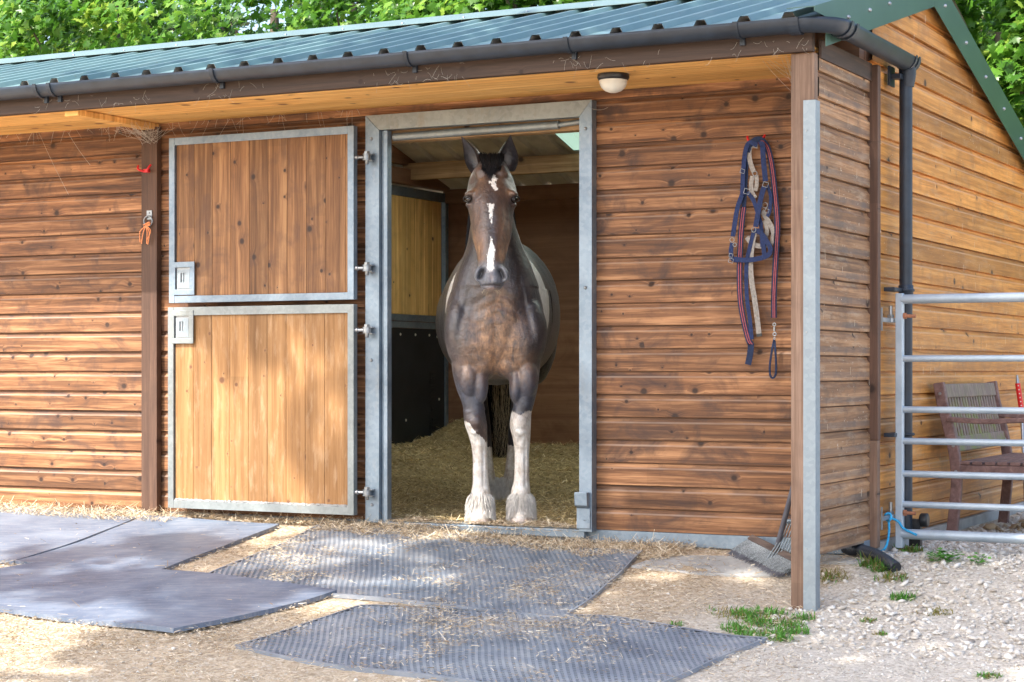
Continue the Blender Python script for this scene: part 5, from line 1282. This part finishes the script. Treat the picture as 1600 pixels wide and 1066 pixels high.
# ---- coat pattern (markings of the animal)
def poly_in(px, pz, poly):
    ins = np.zeros(len(px), bool); j = len(poly) - 1
    for i in range(len(poly)):
        xi, zi = poly[i]; xj, zj = poly[j]
        c_ = ((zi > pz) != (zj > pz)) & (px < (xj - xi) * (pz - zi) / (zj - zi + 1e-12) + xi); ins ^= c_; j = i
    return ins
def poly_sd(px, pz, poly):
    d = np.full(len(px), 1e9)
    for i in range(len(poly)):
        a = np.array(poly[i]); b = np.array(poly[(i + 1) % len(poly)]); ab = b - a
        t_ = np.clip(((px - a[0]) * ab[0] + (pz - a[1]) * ab[1]) / (ab @ ab), 0, 1)
        d = np.minimum(d, np.hypot(px - a[0] - ab[0] * t_, pz - a[1] - ab[1] * t_))
    return np.where(poly_in(px, pz, poly), d, -d)
def fpx(zx, zy, oy, tf):
    pxx, pyy = 700 + zx / 7.107, oy + zy / 7.107; return ((pxx - 781) * tf / FPX, 0.842 + (578 - pyy) * tf / FPX)
star = [fpx(a, b, 200, 10.33) for a, b in ((490, 515), (515, 530), (550, 572), (528, 600), (536, 655), (556, 690), (530, 708), (500, 675), (478, 640), (440, 605), (484, 588))]
strip = [fpx(a, b, 200, 10.27) for a, b in ((438, 848), (514, 850), (497, 940), (486, 1060), (478, 1075), (462, 1010), (455, 900))]
snip = [fpx(a, b, 340, 10.17) for a, b in ((478, 205), (500, 290), (522, 355), (512, 450), (514, 575), (472, 625), (436, 560), (428, 490), (444, 380), (464, 290))]
head = (y < -.16) & (z > 1.25)
wsd = np.full(N, -1.0)
for pg in (star, strip, snip): wsd = np.maximum(wsd, np.where(head & (y < -.2), poly_sd(x, z, pg), -1.0))
# socks
nzv = np.array([mnoise.noise(Vector((a * 14, b * 14, c_ * 5))) for a, b, c_ in co]) * .035
front_l = (y < .35) & (x < 0) & (z < .95); front_r = (y < .35) & (x >= 0) & (z < .95); hind = (y > 1.3) & (z < .9)
lim = np.where(front_l, .555 - np.clip((x + .17) / .09, 0, 1) * .12 + nzv, np.where(front_r, .60 + np.abs(x - .12) * .3 + nzv, np.where(hind, .36 + nzv, -9)))
wsd = np.maximum(wsd, np.where(z < .9, np.clip(lim - z, -1, .1), -1))
# white along the shoulder, between the dark neck and the dark barrel
cyz = np.interp(z, [.9, 1.05, 1.18, 1.30, 1.42, 1.52, 1.62, 1.8], [.16, .13, .13, .12, .085, .045, .015, -.02])
th_ = np.where(x > 0, cyz - .012 + nzv * .3, cyz + .035 + nzv * .3)
hi = np.where(x > 0, cyz + .20, cyz + .15)
pat = np.minimum(y - th_, hi - y); pat = np.where((z > 1.02) & (z < 1.62) & (y > -.02), pat, -1); wsd = np.maximum(wsd, pat)
pat = .085 - np.hypot(np.hypot(x - .30, (y - .62) * .4), (z - .80) * .8); wsd = np.maximum(wsd, np.where((y > .4) & (x > .2), pat, -1))
white = np.clip(.5 + wsd / .026, 0, 1)
dark = np.zeros(N)
dark = np.maximum(dark, .62 * np.clip((1.44 - z) / .05, 0, 1) * (y < -.28) * (z > 1.25))                       # muzzle
dark = np.maximum(dark, np.clip(1 - np.abs(z - .66) / .17, 0, 1) * (y < .4) * (z < .9))                   # above the knees
dark = np.maximum(dark, np.clip((y - .35) / .12, 0, 1) * np.clip((z - 1.0) / .3, 0, 1))                    # back and rump
dark = np.maximum(dark, (y > .2) * (z < .8) * .9)
dark = np.maximum(dark, np.clip((z - 1.93) / .04, 0, 1) * .9)
dark = np.maximum(dark, ((y > 1.3) & (z < 1.0)) * .95)
dark = np.maximum(dark, np.exp(-((x - HX) / .030) ** 2) * (y < -.2) * (z > 1.45) * .55)
nost = np.zeros(N)
for s in (-1, 1):
    ca, sa = math.cos(.42 * s), math.sin(.42 * s); dx = x - (HX + s * .054); dz_ = z - 1.350; u1 = dx * ca + dz_ * sa; v1 = dz_ * ca - dx * sa
    nost = np.maximum(nost, np.exp(-((u1 / .0125) ** 2 + (v1 / .030) ** 4)) * (y < -.33))
nost = np.maximum(nost, .8 * np.exp(-(((z - 1.290) / .004) ** 2)) * (y < -.33) * (np.abs(x - HX) < .05)); dark = np.maximum(dark, nost)
for s in (-1, 1): dark = np.maximum(dark, G3(HX + s * .134, -.245, 1.76, .024, .045, .017))
tan = np.zeros(N)
for cx, cz, rx, rz, am in ((-.02, .95, .12, .16, 1.3), (-.02, 1.17, .085, .12, .9), (-.11, 1.06, .07, .08, .6), (.07, 1.08, .07, .09, .65), (-.17, .87, .05, .10, .5), (.13, .86, .05, .08, .5)):
    tan += am * np.exp(-(((x - cx) / rx) ** 2 + ((z - cz) / rz) ** 2)) * (y < .2)
for s in (-1, 1):
    tan += 1.4 * G3(HX + s * .058, -.36, 1.465, .026, .08, .065) + 1.0 * G3(HX + s * .098, -.25, 1.50, .022, .08, .08) + .75 * G3(HX + s * .10, -.24, 1.80, .035, .05, .022) + .4 * G3(HX + s * .07, -.32, 1.62, .03, .08, .09) + .3 * G3(HX + s * .06, -.25, 1.86, .04, .1, .04)
tan += .75 * np.clip((1.02 - z) / .25, 0, 1) * (y > .35) * (z > .6) * (x < -.2)
pink = 1.2 * G3(HX, -.42, 1.268, .034, .06, .014) + .55 * G3(HX - .001, -.45, 1.335, .014, .05, .03) + .6 * ((z < .028) & (y < .4)) 
hoof = ((z < .026) & (y < .3)).astype(float) + ((z < .03) & (y > 1.3))
hme.vertices.foreach_set('co', co.astype(np.float32).ravel()); hme.update()
def ears():
    V = []; F = []
    for base, tip, opn, W in (((HX - .080, -.085, 1.930), (-.204, -.10, 2.122), Vector((-.80, -.62, .0)), .053), ((HX + .086, -.085, 1.930), (.054, -.11, 2.126), Vector((.42, -.90, .0)), .057)):
        base, tip = Vector(base), Vector(tip); A_ = (tip - base); Ln = A_.length; A_.normalize(); O_ = (opn - A_ * opn.dot(A_)).normalized(); S_ = A_.cross(O_)
        ns, nu = 18, 14
        for sh in (0, 1):
            st = len(V)
            for i in range(ns + 1):
                s = i / ns; wd_ = W * (0.62 + 0.75 * math.sin(math.pi * min(1, s * .95 + .12)) ** 1.1) * (1 - s ** 2.6) ** .62 * .78 + .0012; cu = 1.95 - .75 * s
                cen = base + A_ * (Ln * s) + O_ * (.012 * s * s)
                if s > .75: cen += S_ * 0
                for j in range(nu + 1):
                    q_ = (j / nu * 2 - 1) * cu; r_ = wd_ - (.0045 if sh else 0)
                    V.append(cen + S_ * (math.sin(q_) * r_) - O_ * (math.cos(q_) * r_ * .95) )
            for i in range(ns):
                for j in range(nu):
                    a = st + i * (nu + 1) + j; F.append((a, a + 1, a + nu + 2, a + nu + 1) if sh else (a, a + nu + 1, a + nu + 2, a + 1))
    return V, F
EV, EF = ears()
em = bpy.data.meshes.new('e'); em.from_pydata([tuple(v) for v in EV], [], EF)
# join skin and ears into one body mesh
bm = bmesh.new(); bm.from_mesh(hme); nb0 = len(bm.verts); bm.from_mesh(em); body = bpy.data.meshes.new('horse'); bm.to_mesh(body); bm.free()
NE = len(em.vertices); pe_ = 19 * 15; ear_dark = np.concatenate([np.full(pe_, .35), np.full(pe_, 1.0), np.full(pe_, .35), np.full(pe_, 1.0)])
back = ((y > .3) * np.clip((y - .3) / .1, 0, 1)); blue_grey = np.clip(1 - np.abs(z - .70) / .15, 0, 1) * (y < .35) * (z < .88) * (z > .5)
for s in (-1, 1): blue_grey = np.maximum(blue_grey, .35 * G3(-.025 + s * .17, -.05, 1.18, .09, .2, .16))
blue_grey = np.maximum(blue_grey, .6 * np.clip((1.42 - z) / .05, 0, 1) * (y < -.30) * (z > 1.25)) * (1 - nost)
for nm, arr, ev in (('back', back, 0), ('cool', (1 - np.clip((z - 1.60) / .08, 0, 1) * (y < .1)) * (y < .5) * (z > .8) * (1 - head), 0), ('muz', np.clip((1.425 - z) / .04, 0, 1) * (y < -.30) * (z > 1.25) * (1 - nost) * (1 - .0 * z), 0), ('blue_grey', blue_grey, 0), ('nost', nost, 0), ('white', white, 0), ('dark', dark, .45), ('tan', np.clip(tan, 0, 1), .15), ('pink', np.clip(pink, 0, 1), 0)):   # the ears too
    at = body.attributes.new(nm, 'FLOAT', 'POINT'); at.data.foreach_set('value', np.concatenate([arr, ear_dark if nm == 'dark' else np.full(NE, ev)]).astype(np.float32))
body.polygons.foreach_set('use_smooth', [True] * len(body.polygons))
t = NT('horse coat'); oc = t.n('ShaderNodeTexCoord').outputs['Object']
def A_(nm):
    o = t.n('ShaderNodeAttribute'); o.attribute_name = nm; return o.outputs['Fac']
O3 = t.sep(oc); hv = t.comb(t.math('MULTIPLY', O3[0], 1.0), O3[1], t.math('MULTIPLY', O3[2], 0.35))
n1 = t.noise(oc, 7, 5, 0.6, 0.5); n2 = t.noise(hv, 130, 3, 0.6); n3 = t.noise(oc, 28, 4, 0.6)
c = t.ramp(n1, [(0.32, (0.026, 0.017, 0.016)), (0.5, (0.060, 0.035, 0.028)), (0.66, (0.125, 0.070, 0.050))])
tanc = t.ramp(n3, [(0.3, (0.20, 0.095, 0.045)), (0.7, (0.46, 0.26, 0.135))])
tf_ = t.math('MULTIPLY', A_('tan'), t.math('MULTIPLY_ADD', t.noise(hv, 27, 6, 0.7, 0.7), 3.2, -0.95), clamp=True)
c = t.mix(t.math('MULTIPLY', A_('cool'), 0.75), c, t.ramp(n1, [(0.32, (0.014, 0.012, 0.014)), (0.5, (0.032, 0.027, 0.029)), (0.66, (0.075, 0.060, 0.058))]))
c = t.mix(t.math('MULTIPLY', tf_, 0.92), c, tanc)
c = t.mix(t.math('MULTIPLY', A_('dark'), 0.90), c, t.ramp(n3, [(0.3, (0.012, 0.012, 0.016)), (0.7, (0.040, 0.042, 0.054))]))
c = t.mix(t.math('MULTIPLY', A_('muz'), 0.85), c, t.ramp(n3, [(0.35, (0.085, 0.095, 0.115)), (0.65, (0.20, 0.21, 0.235))]))
c = t.mix(A_('nost'), c, (0.008, 0.007, 0.008))
wn_ = t.math('ADD', A_('white'), t.math('MULTIPLY', t.math('SUBTRACT', t.noise(hv, 95, 4, 0.7), 0.5), 1.5))
wf = t.ramp(wn_, [(0.45, 0.0), (0.55, 1.0)])
whc = t.ramp(t.math('ADD', t.math('MULTIPLY', n3, .5), t.math('MULTIPLY', n1, .5)), [(0.36, (0.36, 0.30, 0.24)), (0.47, (0.56, 0.50, 0.44)), (0.58, (0.70, 0.675, 0.63))]); whc = t.mix(t.math('MULTIPLY', t.ramp(t.noise(hv, 18, 4, 0.65), [(0.5, 0.0), (0.65, 1.0)]), t.ramp(O3[2], [(0.0, 0.75), (0.25, 0.35), (0.5, 0.1)])), whc, (0.34, 0.26, 0.17)); whc = t.mix(t.math('GREATER_THAN', O3[2], 1.0), whc, (0.80, 0.78, 0.75))
c = t.mix(wf, c, whc); c = t.mix(t.math('MULTIPLY', A_('pink'), 0.8), c, (0.45, 0.29, 0.215))
n4 = t.noise(t.comb(t.math('MULTIPLY', O3[0], 1.0), t.math('MULTIPLY', O3[1], 1.0), t.math('MULTIPLY', O3[2], 0.22)), 60, 4, 0.65, 0.8)
mul = t.math('ADD', t.math('MULTIPLY', n2, 0.5), t.math('MULTIPLY_ADD', n4, 1.0, 0.28)); c = t.mix(1.0, c, t.comb(mul, mul, mul), 'MULTIPLY')
c = t.mix(t.math('MULTIPLY', A_('blue_grey'), t.ramp(t.noise(oc, 26, 5, 0.65, 0.8), [(0.35, 0.25), (0.65, 0.95)])), c, (0.075, 0.085, 0.118))  # bluish sheen painted into the forearm colour; the muzzle's own blue grey
t.bump(t.math('ADD', t.math('MULTIPLY', n2, 0.8), t.math('ADD', t.math('MULTIPLY', n3, 0.9), t.math('MULTIPLY', t.noise(t.comb(O3[0], O3[1], t.math('MULTIPLY', O3[2], 1.8)), 24, 3, 0.5, 1.5), 1.6))), 0.42, 0.006)
t.set(c, t.math('MULTIPLY_ADD', n2, 0.30, 0.20), Specular_IOR_Level=t.math('MULTIPLY_ADD', A_('back'), -0.55, 0.80), Sheen_Weight=0.12)
M['coat'] = t.m
body.materials.append(M['coat'])
horse = bpy.data.objects.new('horse', body); COL.objects.link(horse); horse.location = HO; horse.rotation_euler = (0, 0, horse_rot)
tag(horse, 'brown and white feathered horse standing in the open stable doorway', 'horse')
def hpart(mb, name, mat, **k):
    o = mb.build(name, mat, None, **k); o.parent = horse; return o
# eyes
M['eye'] = plain('dark glossy eye', (0.010, 0.006, 0.005), 0.04, var=0.2, bump=0, Specular_IOR_Level=0.8)
M['lid'] = plain('dark eyelid skin', (0.020, 0.016, 0.016), 0.35, var=0.2)
for s in (-1, 1):
    m = MB(); e = ell((HX + s * .120, -.232, 1.762), (.021, .027, .0205)); m.add(e[0], e[1], True); hpart(m, 'eye', M['eye'])
    m = MB(); dv = Vector((s * .62, -.78, 0)).normalized(); sd = Vector((-dv.y, dv.x, 0)) ; cc = Vector((HX + s * .120, -.232, 1.762)) + dv * .016
    for up_, zz in ((1, .0145), (-1, -.0125)):
        m.tube([cc + sd * (.024 * math.cos(a)) + dv * (.010 * math.sin(a)) + Vector((0, 0, zz * math.sin(a))) for a in [math.pi * k / 12 for k in range(13)]], .0042 if up_ > 0 else .003, 8)
    hpart(m, 'eyelid', M['lid'])
# hair: thin tapered blades
M['mane'] = plain('black mane hair', (0.016, 0.017, 0.021), 0.55, var=0.4, scale=60, bump=0, Specular_IOR_Level=0.25)
M['feather'] = plain('white leg feather', (0.56, 0.53, 0.49), 0.55, var=0.22, scale=40, bump=0)
M['palehair'] = plain('pale tail hair', (0.42, 0.34, 0.22), 0.5, var=0.3, scale=60, bump=0)
def hair(mb, paths, w_):
    for P_ in paths:
        P_ = [Vector(p) for p in P_]; n_ = len(P_); vs = []; sv = Vector((random.uniform(-1, 1), random.uniform(-.5, .5), 0)).normalized()
        d0 = (P_[-1] - P_[0]).normalized(); sv = (sv - d0 * sv.dot(d0)); sv = sv.normalized() if sv.length > .1 else Vector((1, 0, 0))
        for i, p in enumerate(P_):
            ww = w_ * (1 - (i / (n_ - 1)) ** 2 * .85); vs += [p - sv * ww / 2, p + sv * ww / 2]
        mb.add(vs, [(2 * i, 2 * i + 1, 2 * i + 3, 2 * i + 2) for i in range(n_ - 1)], True)
random.seed(3)
m = MB(); ps = []
for i in range(900):     # forelock
    a = random.uniform(-1, 1); x0 = HX + a * .058; y0 = -.10 + random.uniform(-.06, .02); z0 = 1.985 + random.uniform(-.01, .012)
    f_ = random.uniform(.4, 1); ps.append([(x0, y0, z0), (x0 + a * .012, y0 - .03, z0 + .018 * random.random() + .012), (HX + a * .050 + .0, -.225 - .01 * random.random(), 1.965 - .02 * f_), (HX + a * .046 + random.uniform(-.01, .01), -.252 - random.random() * .008, 1.955 - .04 * f_), (HX - .008 + a * .038 + random.uniform(-.014, .014), -.268 - .006 * random.random(), 1.935 - .055 * f_ * (1.25 - abs(a)))])
hair(m, ps, .0035); hpart(m, 'forelock', M['mane'], fixn=False)
m = MB(); ps = []
for i in range(1700):     # mane down the crest
    s = random.random(); y0 = -.03 + .36 * s; z0 = 1.985 - .33 * s ** 1.1; a = random.uniform(-1, 1); sx = -1 if random.random() < .5 else 1
    ps.append([(HX + a * .02, y0, z0), (HX + sx * .04, y0 + .005, z0 + .012), (HX + sx * (.088 + .03 * s), y0 + .02, z0 - .06), (HX + sx * (.108 + .05 * s), y0 + .03, z0 - .12 - .10 * random.random())])
hair(m, ps, .004); hpart(m, 'mane', M['mane'], fixn=False)
m = MB(); ps = []; pq = []
for i in range(2200):
    a = random.gauss(0, .33); b = random.gauss(0, .3); end = .27 + .18 * random.random() ** 2
    P_ = [(a * .06, 2.02 + b * .03, 1.36), (a * .10, 2.08 + b * .05, 1.15), (.005 + a * .13, 2.00 + b * .1, .80), (.005 + a * .12, 1.90 + b * .12, .50), (.0 + a * .10, 1.86 + b * .12, end)]
    P_ = [(p_[0] + (random.gauss(0, .010) if 0 < i_ else 0), p_[1] + (random.gauss(0, .012) if 0 < i_ else 0), p_[2]) for i_, p_ in enumerate([tuple(v_) for v_ in catmull(P_, 3)])]
    (pq if random.random() < .03 else ps).append(P_)
m.tube([(.0, 2.0, 1.34), (.0, 2.05, 1.15), (.004, 1.98, .80), (.004, 1.90, .55), (.0, 1.87, .42)], [.02, .04, .045, .042, .02], 14)
hair(m, ps, .0032); M['tail_hair'] = plain('black tail hair', (0.006, 0.006, 0.008), 0.65, var=0.4, scale=60, bump=0, Specular_IOR_Level=0.15); tl_ = hpart(m, 'tail', M['tail_hair'], fixn=False)
m = MB(); hair(m, [[(p[0], p[1] - .09, p[2]) for p in q_] for q_ in pq], .0035); o = m.build('pale_tail_hair', M['palehair'], None, fixn=False); o.parent = tl_
def feather(legs, nm):
    m = MB(); ps = []; cx0, cy0 = legs
    for i in range(2600):
        a = random.uniform(0, 2 * math.pi); z0 = random.uniform(.04, .165)
        if math.sin(a) < -.75 and random.random() < .6: continue
        r0 = .050 + (.165 - z0) * .05; L__ = random.uniform(.045, .08)
        back = max(0, math.sin(a)); z1 = max(.006, z0 - L__ * (1 + .5 * back)); fl = .008 + .022 * random.random() + .02 * back + .006 * abs(math.cos(a)); sag_y = -.035 * (1 - z0 / .19)
        p0 = Vector((cx0 + math.cos(a) * r0, cy0 + sag_y + math.sin(a) * (r0 + .008), z0)); p2 = Vector((cx0 + math.cos(a) * (r0 + fl), cy0 + sag_y * 1.3 + math.sin(a) * (r0 + fl + .01), z1)); p1 = p0.lerp(p2, .5) + Vector((math.cos(a), math.sin(a), .2)) * .008
        if math.sin(a) < -.6 and z1 < .03: z1 = .03; p2.z = .032
        ps.append([p0, p1, p2])
    hair(m, ps, .0026); hpart(m, 'feather', M['feather'], fixn=False)
feather((-.108, .012), 'a'); feather((.118, .012), 'b'); feather((-.06, 1.55), 'c'); feather((.06, 1.55), 'd')
m = MB(); ps = []
for i in range(36):    # whiskers
    s = random.choice((-1, 1)); x0 = HX + s * random.uniform(.0, .04); ps.append([(x0, -.41, 1.268), (x0 + s * .015, -.425, 1.252), (x0 + s * random.uniform(0, .035), -.43, 1.235 + random.uniform(-.01, .01))])
hair(m, ps, .0006); hpart(m, 'whiskers', M['palehair'], fixn=False)

# ================================================================== TREES
LEAF = [(0, 0), (.16, .02), (.46, -.10), (.36, .12), (.62, .34), (.36, .40), (.34, .62), (.14, .56), (0, 1.0), (-.14, .56), (-.34, .62), (-.36, .40), (-.62, .34), (-.36, .12), (-.46, -.10), (-.16, .02)]
LV = np.array([(0, .28, .05)] + [(a, b, -.10 * abs(a)) for a, b in LEAF]); nl = len(LEAF)
LF_ = np.array([(0, 1 + i, 1 + (i + 1) % nl) for i in range(nl)])
M['leaf'] = tone_mat('sycamore leaves', [(0.0, (0.035, 0.105, 0.012)), (0.4, (0.080, 0.21, 0.022)), (0.75, (0.15, 0.31, 0.035)), (1.0, (0.30, 0.42, 0.060))], 0.30, 0.45)
M['leafdk'] = tone_mat('dark leaves', [(0.0, (0.022, 0.070, 0.014)), (0.6, (0.045, 0.125, 0.020)), (1.0, (0.09, 0.20, 0.03))], 0.45, 0.35)
M['bark'] = plain('grey brown bark', (0.12, 0.095, 0.07), 0.9, var=0.4, scale=14, bump=0.6)
def crown(C, r_, ncl, per, size, seed, tmin=0.0, flat=1.0):
    g_ = np.random.default_rng(seed); d = g_.normal(size=(ncl, 3)); d /= np.linalg.norm(d, axis=1)[:, None]; q = g_.random(ncl) ** .45
    cc = np.array(C) + d * q[:, None] * np.array(r_); cr = g_.uniform(.22, .5, ncl) * min(r_) * .55
    o = g_.normal(size=(ncl, per, 3)) * .55; o[..., 2] *= .6; P_ = (cc[:, None] + o * cr[:, None, None]).reshape(-1, 3); n = len(P_)
    nn = g_.normal(size=(n, 3)) * .55 + np.array([-.25, -.55, .75]); nn /= np.linalg.norm(nn, axis=1)[:, None]
    rt = g_.normal(size=(n, 3)); t1 = np.cross(nn, rt); t1 /= np.linalg.norm(t1, axis=1)[:, None]; t2 = np.cross(nn, t1); S = size * g_.uniform(.55, 1.2, n)
    V = P_[:, None] + (LV[None, :, 0:1] * t1[:, None] + LV[None, :, 1:2] * t2[:, None] + LV[None, :, 2:3] * nn[:, None]) * S[:, None, None]
    F = (LF_[None] + (np.arange(n) * len(LV))[:, None, None]).reshape(-1, 3)
    return V.reshape(-1, 3), F, np.repeat(np.clip(np.repeat(g_.normal(0, .12, ncl), per) + g_.beta(2, 2.2, n), 0, 1), len(LV)), cc
def tree(base, C, r_, ncl, per, size, seed, lab, mat='leaf', tr=0.11, group='trees behind the stable', cat='tree', nm='leafy_tree'):
    b = Vector((base[0], base[1], base[2])); root = thing(nm, b, lab, cat, group)
    V, F, tn, cc = crown(C, r_, ncl, per, size, seed); np_mesh('crown', V, F, M[mat], tn, root)
    rr = random.Random(seed); m = MB(); C = Vector(C); top = b.lerp(C, .9); mid = b.lerp(top, .5) + Vector((rr.uniform(-.2, .2), rr.uniform(-.2, .2), 0))
    m.tube(catmull([b - Vector((0, 0, .2)), mid, top, C + Vector((0, 0, r_[2] * .5))], 6), [tr * (1.25 - .95 * i / 18) for i in range(19)], 12)
    tk = m.build('trunk', M['bark'], root); m = MB()
    for k in range(0, len(cc), max(1, len(cc) // 26)):
        e = Vector(cc[k]); s_ = b.lerp(C, rr.uniform(.6, 1.0)); m.tube(catmull([s_, s_.lerp(e, .5) + Vector((0, 0, rr.uniform(0, .25))), e], 4), [tr * .32 * (1 - .8 * i / 8) for i in range(9)], 6)
    m.build('limbs', M['bark'], root)
rows = [((-15.2, 7.4), 3.4, (2.1, 1.5, 1.7), 'leafmost'), ((-12.6, 6.3), 3.5, (1.9, 1.3, 1.6), ''), ((-10.2, 7.0), 3.7, (1.8, 1.4, 1.6), ''), ((-7.9, 6.4), 3.6, (1.7, 1.3, 1.6), ''), ((-5.5, 7.2), 3.9, (1.8, 1.4, 1.7), ''), ((-3.6, 6.2), 2.7, (1.6, 1.2, 1.7), ''), ((-1.3, 6.8), 3.0, (1.8, 1.4, 2.0), '')]
labs = ['sycamore tree beyond the far left end of the roof', 'sunlit sycamore above the left end of the roof ridge', 'sycamore above the dark wall post and folded doors', 'sycamore with trunks showing above the roof left of the doorway', 'sycamore above the roof over the doorway',
        'low dense green tree right behind the rear gable slope', 'broad green tree filling the top right corner']
for i, ((x_, y_), cz, r_, _) in enumerate(rows):
    tree((x_ + .3, y_ + .4, ground_z(x_, y_) + .1), (x_, y_, cz), r_, 140, 110, .10, 40 + i, labs[i])
labs2 = ['darker tree in the second row at the far left', 'darker tree in the second row above the left doors', 'darker tree in the second row above the doorway', 'darker tree in the second row behind the gable apex', 'darker tree in the second row at the far right']
for i, (x_, y_) in enumerate(((-17, 10.5), (-13.2, 10.0), (-9.2, 10.4), (-5.6, 10.2), (-1.4, 10.0))):
    tree((x_, y_, .4), (x_, y_, 3.9), (2.5, 1.5, 2.6), 100, 60, .15, 70 + i, labs2[i], 'leafdk', .16)
# the big tree over the yard that shades the front of the stable; it stands behind and left of the camera
SC = Vector((-4.0, -1.4, 1.0)) + SUN * 9.3
tree((-9.6, -8.6, -1.05), (SC.x + .9, SC.y - .3, SC.z), (4.5, 4.9, 1.5), 245, 46, .21, 91, 'tall tree overhanging the yard and shading the stable front', 'leaf', .28, None, 'tree', 'yard_tree')
